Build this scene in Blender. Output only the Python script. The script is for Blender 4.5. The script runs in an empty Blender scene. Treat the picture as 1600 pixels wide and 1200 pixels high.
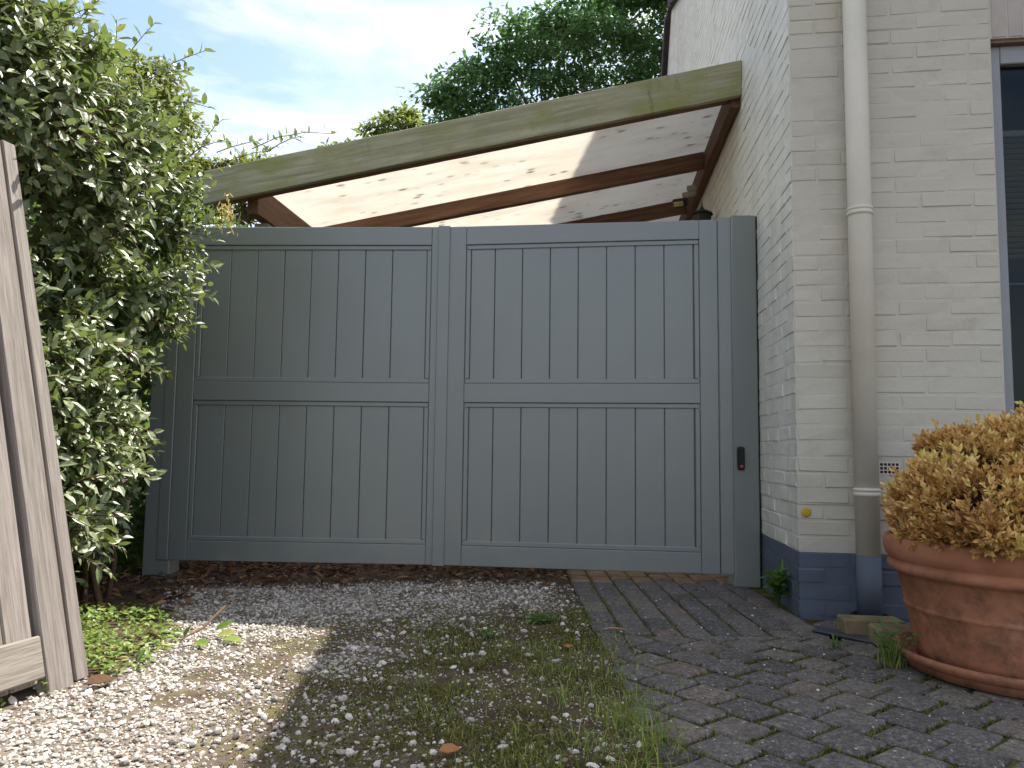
import bpy, math, random
import numpy as np
from mathutils import Matrix, Vector
R = math.radians
rng = np.random.RandomState(7)
random.seed(7)
scene = bpy.context.scene
COL = scene.collection

# ------------------------------------------------------------------ camera
cam_d = bpy.data.cameras.new("camera")
cam = bpy.data.objects.new("camera", cam_d)
COL.objects.link(cam)
cam_d.sensor_width = 36.0
cam_d.lens = 36.0 * 1210 / 1600
cam_d.clip_start = 0.05
cam_d.clip_end = 2000
_p, _r = R(4.8), R(0.7)
fw = Vector((0, math.cos(_p), math.sin(_p)))
up0 = Vector((0, -math.sin(_p), math.cos(_p)))
rt0 = Vector((1, 0, 0))
rt = math.cos(_r) * rt0 + math.sin(_r) * up0
up = -math.sin(_r) * rt0 + math.cos(_r) * up0
m = Matrix((rt, up, -fw)).transposed().to_4x4()
m.translation = Vector((0, 0, 0.72))
cam.matrix_world = m
scene.camera = cam

# ------------------------------------------------------------------ sky and sun
SUN = Vector((0.45, 0.50, 1.0)).normalized()      # towards the sun
SUN_EL = math.asin(SUN.z)
SUN_AZ = math.atan2(SUN.x, SUN.y)
world = bpy.data.worlds.new("World")
scene.world = world
world.use_nodes = True
wn, wl = world.node_tree.nodes, world.node_tree.links
wn.clear()
w_out = wn.new("ShaderNodeOutputWorld")
w_bg = wn.new("ShaderNodeBackground")
w_bg.inputs["Strength"].default_value = 0.15
sky = wn.new("ShaderNodeTexSky")
sky.sky_type = 'NISHITA'
sky.sun_disc = False
sky.sun_elevation = SUN_EL
sky.sun_rotation = SUN_AZ
sky.air_density = 1.0
sky.dust_density = 1.6
sky.ozone_density = 1.6
w_tc = wn.new("ShaderNodeTexCoord")
w_map = wn.new("ShaderNodeMapping")
w_map.inputs["Scale"].default_value = (1.3, 2.2, 5.0)
w_map.inputs["Rotation"].default_value = (0.0, R(14), R(12))
w_n = wn.new("ShaderNodeTexNoise")
w_n.inputs["Scale"].default_value = 1.9
w_n.inputs["Detail"].default_value = 9
w_n.inputs["Roughness"].default_value = 0.58
w_n.inputs["Distortion"].default_value = 0.5
w_ramp = wn.new("ShaderNodeValToRGB")
w_ramp.color_ramp.elements[0].position = 0.38
w_ramp.color_ramp.elements[0].color = (0.02, 0.02, 0.02, 1)
w_ramp.color_ramp.elements[1].position = 0.66
w_ramp.color_ramp.elements[1].color = (0.92, 0.92, 0.92, 1)
w_mix = wn.new("ShaderNodeMixRGB")
w_mix.inputs["Color2"].default_value = (5.3, 5.15, 4.95, 1)
wl.new(w_tc.outputs["Generated"], w_map.inputs["Vector"])
wl.new(w_map.outputs["Vector"], w_n.inputs["Vector"])
wl.new(w_n.outputs["Fac"], w_ramp.inputs["Fac"])
wl.new(w_ramp.outputs["Color"], w_mix.inputs["Fac"])
wl.new(sky.outputs["Color"], w_mix.inputs["Color1"])
wl.new(w_mix.outputs["Color"], w_bg.inputs["Color"])
wl.new(w_bg.outputs["Background"], w_out.inputs["Surface"])

sun_d = bpy.data.lights.new("sun", 'SUN')
sun_d.energy = 5.0
sun_d.angle = R(0.53)
sun_d.color = (1.0, 0.95, 0.87)
sun = bpy.data.objects.new("sun", sun_d)
COL.objects.link(sun)
sun.rotation_euler = (-SUN).to_track_quat('-Z', 'Y').to_euler()
sun.location = (6, 6, 12)

vs = scene.view_settings
vs.view_transform = 'Standard'
vs.look = 'None'
vs.exposure = 0.93
vs.gamma = 1.0
vs.use_curve_mapping = False
scene.cycles.max_bounces = 10
scene.cycles.transparent_max_bounces = 12

# ------------------------------------------------------------------ materials
def lin(c):
    return tuple((x / 12.92 if x <= 0.04045 else ((x + 0.055) / 1.055) ** 2.4) for x in c)

class NT:
    """small wrapper that keeps node building short"""
    def __init__(self, name):
        self.m = bpy.data.materials.new(name)
        self.m.use_nodes = True
        self.n = self.m.node_tree.nodes
        self.l = self.m.node_tree.links
        self.n.clear()
        self.out = self.n.new("ShaderNodeOutputMaterial")
        self.tc = self.n.new("ShaderNodeTexCoord")
    def node(self, t, **kw):
        nd = self.n.new("ShaderNode" + t)
        for k, v in kw.items():
            if k in nd.inputs:
                self.set(nd.inputs[k], v)
            else:
                setattr(nd, k, v)
        return nd
    def set(self, sock, v):
        if isinstance(v, bpy.types.NodeSocket):
            self.l.new(v, sock)
        elif isinstance(v, (tuple, list)) and len(v) == 3 and sock.type == 'RGBA':
            sock.default_value = (*v, 1)
        else:
            sock.default_value = v
    def coord(self, scale=(1, 1, 1), kind="Object", rnd=True):
        v = self.tc.outputs[kind]
        if rnd:
            oi = self.node("ObjectInfo")
            mul = self.node("Math", operation='MULTIPLY')
            self.set(mul.inputs[0], oi.outputs["Random"]); mul.inputs[1].default_value = 37.0
            add = self.node("VectorMath", operation='ADD')
            self.set(add.inputs[0], v); self.set(add.inputs[1], mul.outputs[0])
            v = add.outputs[0]
        mp = self.node("Mapping", Vector=v)
        mp.inputs["Scale"].default_value = scale
        return mp.outputs[0]
    def noise(self, scale, detail=5, rough=0.55, vec=None, dist=0.0):
        nd = self.node("TexNoise", Scale=scale, Detail=detail, Roughness=rough, Distortion=dist)
        if vec is not None:
            self.set(nd.inputs["Vector"], vec)
        return nd.outputs["Fac"]
    def ramp(self, fac, stops):
        nd = self.node("ValToRGB")
        self.set(nd.inputs["Fac"], fac)
        cr = nd.color_ramp
        while len(cr.elements) < len(stops):
            cr.elements.new(0.5)
        for e, (p, c) in zip(cr.elements, stops):
            e.position = p
            e.color = (*c, 1) if isinstance(c, tuple) else (c, c, c, 1)
        return nd.outputs["Color"]
    def mix(self, fac, a, b, mode='MIX'):
        nd = self.node("MixRGB", blend_type=mode)
        self.set(nd.inputs["Fac"], fac); self.set(nd.inputs["Color1"], a); self.set(nd.inputs["Color2"], b)
        return nd.outputs["Color"]
    def math(self, op, a, b=0.0, clamp=False):
        nd = self.node("Math", operation=op, use_clamp=clamp)
        self.set(nd.inputs[0], a); self.set(nd.inputs[1], b)
        return nd.outputs[0]
    def bump(self, h, strength=0.3, dist=0.01, normal=None):
        nd = self.node("Bump", Height=h, Strength=strength, Distance=dist)
        if normal is not None:
            self.set(nd.inputs["Normal"], normal)
        return nd.outputs["Normal"]
    def attr(self, name):
        return self.node("Attribute", attribute_name=name).outputs["Fac"]
    def sep(self, vec):
        return self.node("SeparateXYZ", Vector=vec).outputs
    def pbsdf(self, color, rough=0.6, normal=None, spec=0.5, metallic=0.0, **kw):
        b = self.node("BsdfPrincipled")
        self.set(b.inputs["Base Color"], color); self.set(b.inputs["Roughness"], rough)
        self.set(b.inputs["Specular IOR Level"], spec); self.set(b.inputs["Metallic"], metallic)
        if normal is not None:
            self.set(b.inputs["Normal"], normal)
        for k, v in kw.items():
            self.set(b.inputs[k.replace("_", " ")], v)
        return b.outputs["BSDF"]
    def done(self, shader):
        self.l.new(shader, self.out.inputs["Surface"])
        return self.m

def hsv_var(t, col, amt=0.12, hue=0.0):
    """vary brightness per object"""
    oi = t.node("ObjectInfo")
    f = t.math('MULTIPLY_ADD', oi.outputs["Random"], amt * 2)
    f.node.inputs[2].default_value = 1 - amt
    h = t.node("HueSaturation", Color=col, Value=f)
    return h.outputs["Color"]

def m_painted_brick(name, base, dirt, green=0.0):
    t = NT(name)
    g = t.tc.outputs["Object"]
    geo = t.node("NewGeometry")
    pos = geo.outputs["Position"]
    big = t.noise(1.3, 5, 0.6, pos)
    fine = t.noise(55, 6, 0.65, pos)
    c = t.mix(t.ramp(big, [(0.35, 0.0), (0.75, 1.0)]), base, dirt)
    c = hsv_var(t, c, 0.035)
    if green > 0:
        mpv = t.node("Mapping", Vector=pos)
        mpv.inputs["Scale"].default_value = (3.0, 3.0, 0.45)
        st = t.noise(2.0, 7, 0.65, mpv.outputs[0])
        stm = t.math('MULTIPLY', t.ramp(st, [(0.45, 0.0), (0.72, green)]), t.ramp(t.noise(30, 6, 0.7, pos), [(0.3, 0.45), (0.65, 1.0)]))
        c = t.mix(stm, c, (0.27, 0.28, 0.18))
    grime = t.ramp(t.noise(9, 8, 0.7, pos), [(0.52, 0.0), (0.8, 0.35)])
    c = t.mix(grime, c, (base[0] * 0.55, base[1] * 0.52, base[2] * 0.46))
    h = t.math('ADD', t.math('MULTIPLY', t.noise(26, 5, 0.6, pos), 1.0), t.math('MULTIPLY', fine, 0.45))
    n = t.bump(h, 0.55, 0.004)
    return t.done(t.pbsdf(c, 0.62, n, 0.35))

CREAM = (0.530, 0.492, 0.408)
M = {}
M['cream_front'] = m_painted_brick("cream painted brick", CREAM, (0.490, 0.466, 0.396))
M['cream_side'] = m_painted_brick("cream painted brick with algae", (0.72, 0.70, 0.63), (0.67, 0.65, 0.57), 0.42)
M['plinth'] = m_painted_brick("slate blue painted brick", (0.105, 0.126, 0.168), (0.080, 0.098, 0.134))

def m_gate():
    t = NT("slate grey satin paint")
    geo = t.node("NewGeometry")
    n1 = t.noise(3, 4, 0.5, geo.outputs["Position"])
    c = t.mix(n1, (0.182, 0.200, 0.194), (0.198, 0.214, 0.206))
    fine = t.noise(160, 3, 0.6, geo.outputs["Position"])
    r = t.math('MULTIPLY_ADD', t.noise(7, 5, 0.6, geo.outputs["Position"]), 0.16)
    r.node.inputs[2].default_value = 0.27
    dust = t.ramp(t.noise(4, 8, 0.7, geo.outputs["Position"]), [(0.42, 0.0), (0.75, 0.7)])
    zc = t.sep(geo.outputs["Position"])[2]
    low = t.ramp(zc, [(0.05, 1.0), (0.45, 0.12)])
    c = t.mix(t.math('MULTIPLY', dust, low, True), c, (0.28, 0.26, 0.22))
    wob = t.bump(t.noise(5, 3, 0.5, geo.outputs["Position"]), 0.10, 0.01)
    return t.done(t.pbsdf(c, r, t.bump(fine, 0.06, 0.001, wob), 0.85))
M['gate'] = m_gate()

def m_wood(name, c1, c2, c3, scale, rough=0.75, algae=None, bumps=0.35, algae_lo=0.42, rnd=True):
    """grain runs along the axis with the small scale value"""
    t = NT(name)
    v = t.coord(scale, rnd=rnd)
    g = t.noise(3.2, 7, 0.62, v, 0.6)
    g2 = t.noise(11, 5, 0.6, v)
    c = t.ramp(g, [(0.28, c1), (0.5, c2), (0.74, c3)])
    c = t.mix(t.ramp(g2, [(0.5, 0.0), (0.75, 0.55)]), c, tuple(x * 0.55 for x in c1))
    c = hsv_var(t, c, 0.09)
    if algae:
        v2 = t.coord((1.6, 1.6, 3.2))
        a = t.ramp(t.noise(1.8, 8, 0.68, v2), [(algae_lo, 0.0), (0.66, 0.9)])
        c = t.mix(a, c, algae)
        st = t.ramp(t.noise(2.2, 6, 0.7, t.coord((5, 5, 1.0))), [(0.6, 0.0), (0.8, 0.6)])
        c = t.mix(st, c, (0.045, 0.043, 0.03))
    h = t.math('ADD', g, t.math('MULTIPLY', g2, 0.6))
    return t.done(t.pbsdf(c, rough, t.bump(h, bumps, 0.004), 0.25))
M['fascia'] = m_wood("algae covered timber", (0.225, 0.21, 0.125), (0.33, 0.31, 0.205), (0.43, 0.40, 0.275), (0.5, 14, 9), 0.85, (0.225, 0.245, 0.08), 0.3, 0.46)
M['rafter'] = m_wood("red brown stained timber", (0.085, 0.042, 0.025), (0.155, 0.078, 0.045), (0.22, 0.12, 0.07), (0.6, 10, 10), 0.65, None, 0.25)
M['rafter_y'] = m_wood("red brown stained timber lengthwise", (0.085, 0.042, 0.025), (0.15, 0.075, 0.043), (0.21, 0.115, 0.068), (10, 0.6, 10), 0.65, None, 0.25)
M['greywood'] = m_wood("silvered weathered wood", (0.17, 0.142, 0.12), (0.26, 0.225, 0.198), (0.34, 0.305, 0.275), (20, 20, 0.9), 0.85, None, 0.5)
M['greywood_h'] = m_wood("silvered weathered wood rail", (0.18, 0.15, 0.12), (0.27, 0.235, 0.20), (0.34, 0.305, 0.265), (0.9, 20, 20), 0.85, None, 0.5)
M['bark'] = m_wood("bark", (0.05, 0.036, 0.025), (0.085, 0.062, 0.045), (0.12, 0.095, 0.07), (7, 7, 1.2), 0.9, None, 0.8)
M['twig'] = m_wood("red brown twig", (0.10, 0.05, 0.028), (0.14, 0.075, 0.045), (0.19, 0.11, 0.07), (9, 9, 2), 0.8)
M['bluewood'] = m_wood("soil brown board", (0.10, 0.06, 0.035), (0.16, 0.10, 0.06), (0.2, 0.13, 0.08), (0.8, 10, 10), 0.9)

def m_simple(name, c, rough=0.5, spec=0.5, metallic=0.0, var=0.25, ns=20, bump=0.1, alt=None):
    t = NT(name)
    v = t.coord((1, 1, 1))
    n = t.noise(ns, 6, 0.6, v)
    c2 = alt if alt else tuple(x * (1 - var) for x in c)
    col = t.mix(t.ramp(n, [(0.35, 0.0), (0.7, 1.0)]), c, c2)
    return t.done(t.pbsdf(col, rough, t.bump(n, bump, 0.003), spec, metallic))
M['pipe'] = m_simple("cream painted pipe", (0.64, 0.595, 0.50), 0.65, 0.35, 0, 0.10, 4, 0.03)
M['pipe_blue'] = m_simple("slate blue painted pipe", (0.098, 0.118, 0.158), 0.75, 0.5, 0, 0.15, 5, 0.03)
M['winframe'] = m_simple("blue grey window paint", (0.27, 0.28, 0.295), 0.4, 0.5, 0, 0.08, 5, 0.03)
M['black'] = m_simple("black plastic", (0.012, 0.012, 0.013), 0.35, 0.5, 0, 0.2, 30, 0.03)
M['darkmetal'] = m_simple("dark lamp metal", (0.02, 0.021, 0.02), 0.5, 0.5, 0.3, 0.3, 30, 0.08)
M['yellow'] = m_simple("yellow plastic", (0.55, 0.37, 0.02), 0.5, 0.4, 0, 0.2, 40, 0.05)
M['red'] = m_simple("red lens", (0.45, 0.02, 0.03), 0.25, 0.6, 0, 0.15, 40, 0.02)
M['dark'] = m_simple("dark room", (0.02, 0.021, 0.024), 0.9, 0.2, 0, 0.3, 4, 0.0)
M['slat'] = m_simple("grey blind slat", (0.32, 0.315, 0.29), 0.5, 0.4, 0, 0.1, 10, 0.02)
M['rooftile'] = m_simple("dark roof tile", (0.045, 0.042, 0.042), 0.8, 0.3, 0, 0.35, 8, 0.2)
M['galv'] = m_simple("zinc gutter", (0.30, 0.31, 0.32), 0.45, 0.5, 0.7, 0.15, 8, 0.05)
M['soffit'] = m_simple("grey lamp bracket", (0.30, 0.29, 0.26), 0.55, 0.4, 0, 0.3, 14, 0.1)
M['lens'] = m_simple("lamp reflector", (0.75, 0.66, 0.30), 0.15, 0.6, 0.8, 0.3, 25, 0.1)
M['slate'] = m_simple("dark slate", (0.055, 0.058, 0.068), 0.6, 0.4, 0, 0.3, 9, 0.25)
M['mortar_dark'] = m_simple("dark joint sand", (0.035, 0.03, 0.022), 0.95, 0.1, 0, 0.5, 30, 0.3)
M['lintel'] = m_simple("pinkish painted soldier brick", (0.46, 0.415, 0.37), 0.65, 0.3, 0, 0.2, 8, 0.3)
M['raw_brick'] = m_simple("bare brown brick", (0.27, 0.19, 0.13), 0.85, 0.2, 0, 0.4, 25, 0.3)

def m_glass():
    t = NT("window glass")
    gl = t.node("BsdfGlossy", Color=(0.30, 0.31, 0.32), Roughness=0.02)
    tr = t.node("BsdfTransparent", Color=(0.75, 0.8, 0.8))
    fr = t.node("Fresnel", IOR=1.5)
    mx = t.node("MixShader")
    t.set(mx.inputs[0], fr.outputs[0]); t.set(mx.inputs[1], tr.outputs[0]); t.set(mx.inputs[2], gl.outputs[0])
    return t.done(mx.outputs[0])
M['glass'] = m_glass()

def m_poly():
    t = NT("weathered polycarbonate sheet")
    geo = t.node("NewGeometry")
    pos = geo.outputs["Position"]
    flute = t.node("TexWave", wave_type='BANDS', bands_direction='Y', Scale=28.0, Distortion=0.0)
    t.set(flute.inputs["Vector"], t.tc.outputs["Object"])
    mp = t.node("Mapping", Vector=t.tc.outputs["Object"])
    mp.inputs["Scale"].default_value = (0.9, 3.4, 1)
    stain = t.ramp(t.noise(2.2, 6, 0.6, mp.outputs[0]), [(0.45, 0.0), (0.8, 0.6)])
    c = t.mix(stain, (0.86, 0.83, 0.76), (0.66, 0.60, 0.51))
    mp2 = t.node("Mapping", Vector=t.tc.outputs["Object"])
    mp2.inputs["Scale"].default_value = (6.0, 11.0, 1)
    vo = t.node("TexVoronoi", Scale=1.0, Randomness=1.0)
    t.set(vo.inputs["Vector"], mp2.outputs[0])
    spot = t.ramp(vo.outputs["Distance"], [(0.08, 1.0), (0.26, 0.0)])
    patch = t.ramp(t.noise(1.5, 2, 0.5, t.tc.outputs["Object"]), [(0.40, 0.0), (0.58, 0.95)])
    c = t.mix(t.math('MULTIPLY', spot, patch), c, (0.35, 0.31, 0.26))
    c = t.mix(0.14, c, flute.outputs["Color"], 'MULTIPLY')
    d = t.node("BsdfDiffuse", Color=c)
    tl = t.node("BsdfTranslucent", Color=c)
    mx = t.node("MixShader", Fac=0.74)
    t.set(mx.inputs[1], d.outputs[0]); t.set(mx.inputs[2], tl.outputs[0])
    gl = t.node("BsdfGlossy", Color=(1, 1, 1), Roughness=0.3)
    m2 = t.node("MixShader", Fac=0.05)
    t.set(m2.inputs[1], mx.outputs[0]); t.set(m2.inputs[2], gl.outputs[0])
    return t.done(m2.outputs[0])
M['poly'] = m_poly()

def m_terracotta():
    t = NT("terracotta")
    v = t.tc.outputs["Object"]
    big = t.noise(3.0, 7, 0.65, v)
    c = t.ramp(big, [(0.3, (0.29, 0.115, 0.062)), (0.5, (0.38, 0.16, 0.088)), (0.72, (0.44, 0.205, 0.12))])
    z = t.sep(v)[2]
    lowm = t.ramp(z, [(0.05, 0.75), (0.30, 0.55), (0.36, 0.12)])
    grime = t.ramp(t.noise(14, 9, 0.75, v), [(0.44, 0.0), (0.64, 1.0)])
    c = t.mix(t.math('MULTIPLY', grime, lowm), c, (0.10, 0.055, 0.035))
    salt = t.ramp(t.noise(6, 8, 0.7, v), [(0.60, 0.0), (0.80, 0.35)])
    c = t.mix(salt, c, (0.48, 0.34, 0.26))
    return t.done(t.pbsdf(c, 0.82, t.bump(t.noise(70, 5, 0.65, v), 0.25, 0.003), 0.25))
M['terracotta'] = m_terracotta()

def m_leaf(name, ramp, under=None, rough=0.38, trans=0.35, spec=0.5, glow=(0.32, 0.40, 0.06)):
    t = NT(name)
    rnd = t.attr("rnd")
    oi = t.node("ObjectInfo")
    c = t.ramp(rnd, ramp)
    geo = t.node("NewGeometry")
    n = t.noise(60, 4, 0.6, geo.outputs["Position"])
    c = t.mix(t.ramp(n, [(0.4, 0.0), (0.8, 0.35)]), c, (0.13, 0.12, 0.06))
    if under is not None:
        ct = t.mix(geo.outputs["Backfacing"], c, under)
    else:
        ct = c
    b = t.pbsdf(ct, rough, None, spec)
    tl = t.node("BsdfTranslucent", Color=t.mix(0.6 if trans > 0.21 else 0.0, c, glow))
    mx = t.node("MixShader", Fac=trans)
    t.set(mx.inputs[1], b); t.set(mx.inputs[2], tl.outputs[0])
    return t.done(mx.outputs[0])
M['elaeagnus'] = m_leaf("silvery evergreen leaf", [(0.0, (0.045, 0.095, 0.045)), (0.45, (0.092, 0.172, 0.072)), (0.8, (0.18, 0.265, 0.095)), (0.93, (0.30, 0.36, 0.09)), (0.985, (0.45, 0.38, 0.05))], (0.25, 0.30, 0.14), 0.43, 0.30, 1.0)
M['tree_dark'] = m_leaf("dark tree leaf", [(0.0, (0.050, 0.125, 0.042)), (0.5, (0.080, 0.185, 0.066)), (1.0, (0.18, 0.29, 0.10))], None, 0.38, 0.42, 0.5, (0.13, 0.27, 0.07))
M['tree_light'] = m_leaf("yellow green tree leaf", [(0.0, (0.07, 0.115, 0.022)), (0.5, (0.12, 0.165, 0.032)), (1.0, (0.20, 0.225, 0.05))], None, 0.5, 0.4)
M['tree_gold'] = m_leaf("golden green tree leaf", [(0.0, (0.10, 0.12, 0.02)), (0.5, (0.16, 0.175, 0.03)), (1.0, (0.26, 0.235, 0.05))], None, 0.5, 0.4)
M['ivy'] = m_leaf("ivy leaf", [(0.0, (0.03, 0.075, 0.02)), (0.5, (0.05, 0.115, 0.028)), (1.0, (0.085, 0.19, 0.04))], None, 0.4, 0.3)
M['cover'] = m_leaf("ground cover leaf", [(0.0, (0.09, 0.18, 0.03)), (0.5, (0.18, 0.30, 0.048)), (0.85, (0.28, 0.37, 0.075)), (1.0, (0.45, 0.40, 0.14))], None, 0.45, 0.35)
M['weed'] = m_leaf("weed leaf", [(0.0, (0.045, 0.13, 0.025)), (0.6, (0.07, 0.19, 0.035)), (1.0, (0.14, 0.22, 0.05))], None, 0.5, 0.35)
M['grass'] = m_leaf("thin grass", [(0.0, (0.12, 0.21, 0.032)), (0.5, (0.20, 0.29, 0.05)), (0.75, (0.31, 0.33, 0.08)), (1.0, (0.52, 0.42, 0.20))], None, 0.6, 0.3, 0.2)
M['moss'] = m_leaf("moss tuft", [(0.0, (0.06, 0.062, 0.014)), (0.5, (0.12, 0.12, 0.024)), (1.0, (0.20, 0.18, 0.045))], None, 0.9, 0.2, 0.1)
M['deadleaf'] = m_leaf("dried box leaf", [(0.0, (0.28, 0.12, 0.040)), (0.25, (0.52, 0.265, 0.080)), (0.55, (0.72, 0.44, 0.145)), (0.85, (0.85, 0.62, 0.24)), (1.0, (0.80, 0.68, 0.18))], None, 0.5, 0.2, 0.35)
M['litter'] = m_leaf("brown fallen leaf", [(0.0, (0.07, 0.035, 0.018)), (0.5, (0.15, 0.075, 0.035)), (0.85, (0.24, 0.13, 0.065)), (1.0, (0.35, 0.20, 0.11))], None, 0.8, 0.12, 0.2)
M['orange_leaf'] = m_leaf("orange fallen leaf", [(0.0, (0.42, 0.17, 0.06)), (1.0, (0.50, 0.24, 0.10))], None, 0.7, 0.15, 0.3)
M['beige_leaf'] = m_leaf("beige fallen leaf", [(0.0, (0.40, 0.24, 0.16)), (1.0, (0.46, 0.30, 0.20))], None, 0.7, 0.15, 0.3)

def m_gravel():
    t = NT("pale crushed gravel")
    rnd = t.attr("rnd")
    geo = t.node("NewGeometry")
    c = t.ramp(rnd, [(0.0, (0.16, 0.14, 0.12)), (0.22, (0.33, 0.295, 0.255)), (0.5, (0.54, 0.49, 0.43)), (0.82, (0.70, 0.645, 0.575)), (1.0, (0.80, 0.76, 0.70))])
    n = t.noise(70, 5, 0.7, geo.outputs["Position"])
    c = t.mix(t.ramp(n, [(0.5, 0.0), (0.8, 0.45)]), c, (0.28, 0.235, 0.185))
    return t.done(t.pbsdf(c, 0.8, t.bump(n, 0.3, 0.002), 0.3))
M['gravel'] = m_gravel()

def m_ground():
    t = NT("soil with moss")
    geo = t.node("NewGeometry")
    pos = geo.outputs["Position"]
    n = t.noise(14, 9, 0.7, pos)
    fine = t.noise(120, 6, 0.7, pos)
    soil = t.ramp(n, [(0.3, (0.042, 0.030, 0.020)), (0.55, (0.085, 0.060, 0.041)), (0.8, (0.15, 0.108, 0.074))])
    mossc = t.ramp(fine, [(0.3, (0.060, 0.054, 0.016)), (0.7, (0.16, 0.145, 0.036))])
    c = t.mix(t.math('MULTIPLY', t.attr("moss"), t.ramp(t.noise(9, 7, 0.7, pos), [(0.46, 0.0), (0.62, 1.0)])), soil, mossc)
    gr = t.ramp(fine, [(0.35, (0.12, 0.092, 0.068)), (0.65, (0.34, 0.29, 0.235))])
    c = t.mix(t.attr("gravel"), c, gr)
    h = t.math('ADD', n, t.math('MULTIPLY', fine, 0.5))
    return t.done(t.pbsdf(c, 0.95, t.bump(h, 0.7, 0.012), 0.15))
M['ground'] = m_ground()

def m_paver():
    t = NT("worn concrete paver")
    geo = t.node("NewGeometry")
    pos = geo.outputs["Position"]
    oi = t.node("ObjectInfo")
    base = t.ramp(oi.outputs["Random"], [(0.0, (0.072, 0.067, 0.064)), (0.3, (0.100, 0.092, 0.086)), (0.55, (0.116, 0.105, 0.095)), (0.75, (0.124, 0.107, 0.096)), (0.9, (0.148, 0.130, 0.102)), (1.0, (0.150, 0.105, 0.090))])
    agg = t.math('ADD', t.math('MULTIPLY', t.noise(48, 4, 0.8, pos), 0.5), t.math('MULTIPLY', t.noise(120, 4, 0.8, pos), 0.5))
    c = t.mix(t.ramp(agg, [(0.50, 0.0), (0.64, 0.9)]), base, (0.30, 0.28, 0.255))
    c = t.mix(t.ramp(agg, [(0.36, 0.9), (0.48, 0.0)]), c, (0.025, 0.024, 0.024))
    v = t.node("TexVoronoi", Scale=42.0, Randomness=1.0)
    t.set(v.inputs["Vector"], pos)
    speck = t.ramp(v.outputs["Distance"], [(0.10, 1.0), (0.17, 0.0)])
    gate_ = t.ramp(t.sep(v.outputs["Color"])[0], [(0.55, 0.0), (0.57, 0.9)])
    c = t.mix(t.math('MULTIPLY', speck, gate_), c, (0.55, 0.53, 0.50))
    dirt = t.ramp(t.noise(4.5, 7, 0.7, pos), [(0.48, 0.0), (0.72, 0.75)])
    c = t.mix(dirt, c, (0.07, 0.062, 0.045))
    n = t.bump(agg, 0.5, 0.004)
    return t.done(t.pbsdf(c, 0.88, n, 0.25))
M['paver'] = m_paver()
def m_joint():
    t = NT("mossy joint sand")
    geo = t.node("NewGeometry")
    pos = geo.outputs["Position"]
    a = t.noise(5, 5, 0.6, pos)
    f = t.noise(110, 5, 0.7, pos)
    c = t.mix(t.ramp(a, [(0.30, 0.0), (0.50, 1.0)]), (0.035, 0.028, 0.02), t.ramp(f, [(0.3, (0.055, 0.055, 0.012)), (0.7, (0.15, 0.145, 0.026))]))
    return t.done(t.pbsdf(c, 0.95, t.bump(f, 0.8, 0.008), 0.1))
M['joint'] = m_joint()
M['paver_tan'] = m_simple('dusty tan paver', (0.30, 0.20, 0.12), 0.9, 0.2, 0, 0.5, 12, 0.3)  # tan colour of the pavers behind the gate
M['loose_brick'] = m_simple("yellow brown loose brick", (0.25, 0.195, 0.11), 0.9, 0.2, 0, 0.5, 14, 0.4, (0.15, 0.125, 0.075))
M['potsoil'] = m_simple("dark potting soil", (0.03, 0.022, 0.015), 0.95, 0.1, 0, 0.5, 40, 0.6)

# ------------------------------------------------------------------ mesh helpers
def mesh_from(name, V, Fs, mats, rnd=None, smooth=False, midx=None, attrs=None):
    V = np.asarray(V, np.float32)
    if not isinstance(Fs, (list, tuple)) or (len(Fs) and not isinstance(Fs[0], np.ndarray)):
        Fs = [np.asarray(Fs, np.int32)]
    Fs = [np.asarray(f, np.int32) for f in Fs if len(f)]
    me = bpy.data.meshes.new(name)
    me.vertices.add(len(V))
    me.vertices.foreach_set("co", V.ravel())
    nl = sum(f.size for f in Fs)
    npoly = sum(len(f) for f in Fs)
    me.loops.add(nl)
    me.polygons.add(npoly)
    me.loops.foreach_set("vertex_index", np.concatenate([f.ravel() for f in Fs]))
    tot = np.concatenate([np.full(len(f), f.shape[1], np.int32) for f in Fs])
    me.polygons.foreach_set("loop_start", np.concatenate([[0], np.cumsum(tot)[:-1]]).astype(np.int32))
    me.polygons.foreach_set("loop_total", tot)
    if midx is not None:
        me.polygons.foreach_set("material_index", np.asarray(midx, np.int32))
    me.update(calc_edges=True)
    me.polygons.foreach_set("use_smooth", np.full(npoly, smooth, bool))
    for mm in (mats if isinstance(mats, (list, tuple)) else [mats]):
        me.materials.append(M[mm] if isinstance(mm, str) else mm)
    if rnd is not None:
        a = me.attributes.new("rnd", 'FLOAT', 'POINT')
        a.data.foreach_set("value", np.asarray(rnd, np.float32))
    for k, v in (attrs or {}).items():
        a = me.attributes.new(k, 'FLOAT', 'POINT')
        a.data.foreach_set("value", np.asarray(v, np.float32))
    return me

def link(name, me, parent=None, mw=None):
    o = bpy.data.objects.new(name, me)
    COL.objects.link(o)
    if parent is not None:
        o.parent = parent
        o.matrix_parent_inverse = PW[parent.name].inverted()
    if mw is not None:
        o.matrix_basis = mw
        PW[o.name] = mw.copy()
    else:
        PW[o.name] = Matrix.Identity(4)
    return o
PW = {}

def tag(o, label=None, cat=None, group=None, kind=None):
    if label: o["label"] = label
    if cat: o["category"] = cat
    if group: o["group"] = group
    if kind: o["kind"] = kind
    return o

def thing(name, loc, label, cat, group=None, kind=None):
    o = bpy.data.objects.new(name, None)
    COL.objects.link(o)
    o.location = loc
    o.empty_display_size = 0.1
    PW[o.name] = Matrix.Translation(Vector(loc))
    return tag(o, label, cat, group, kind)

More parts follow.
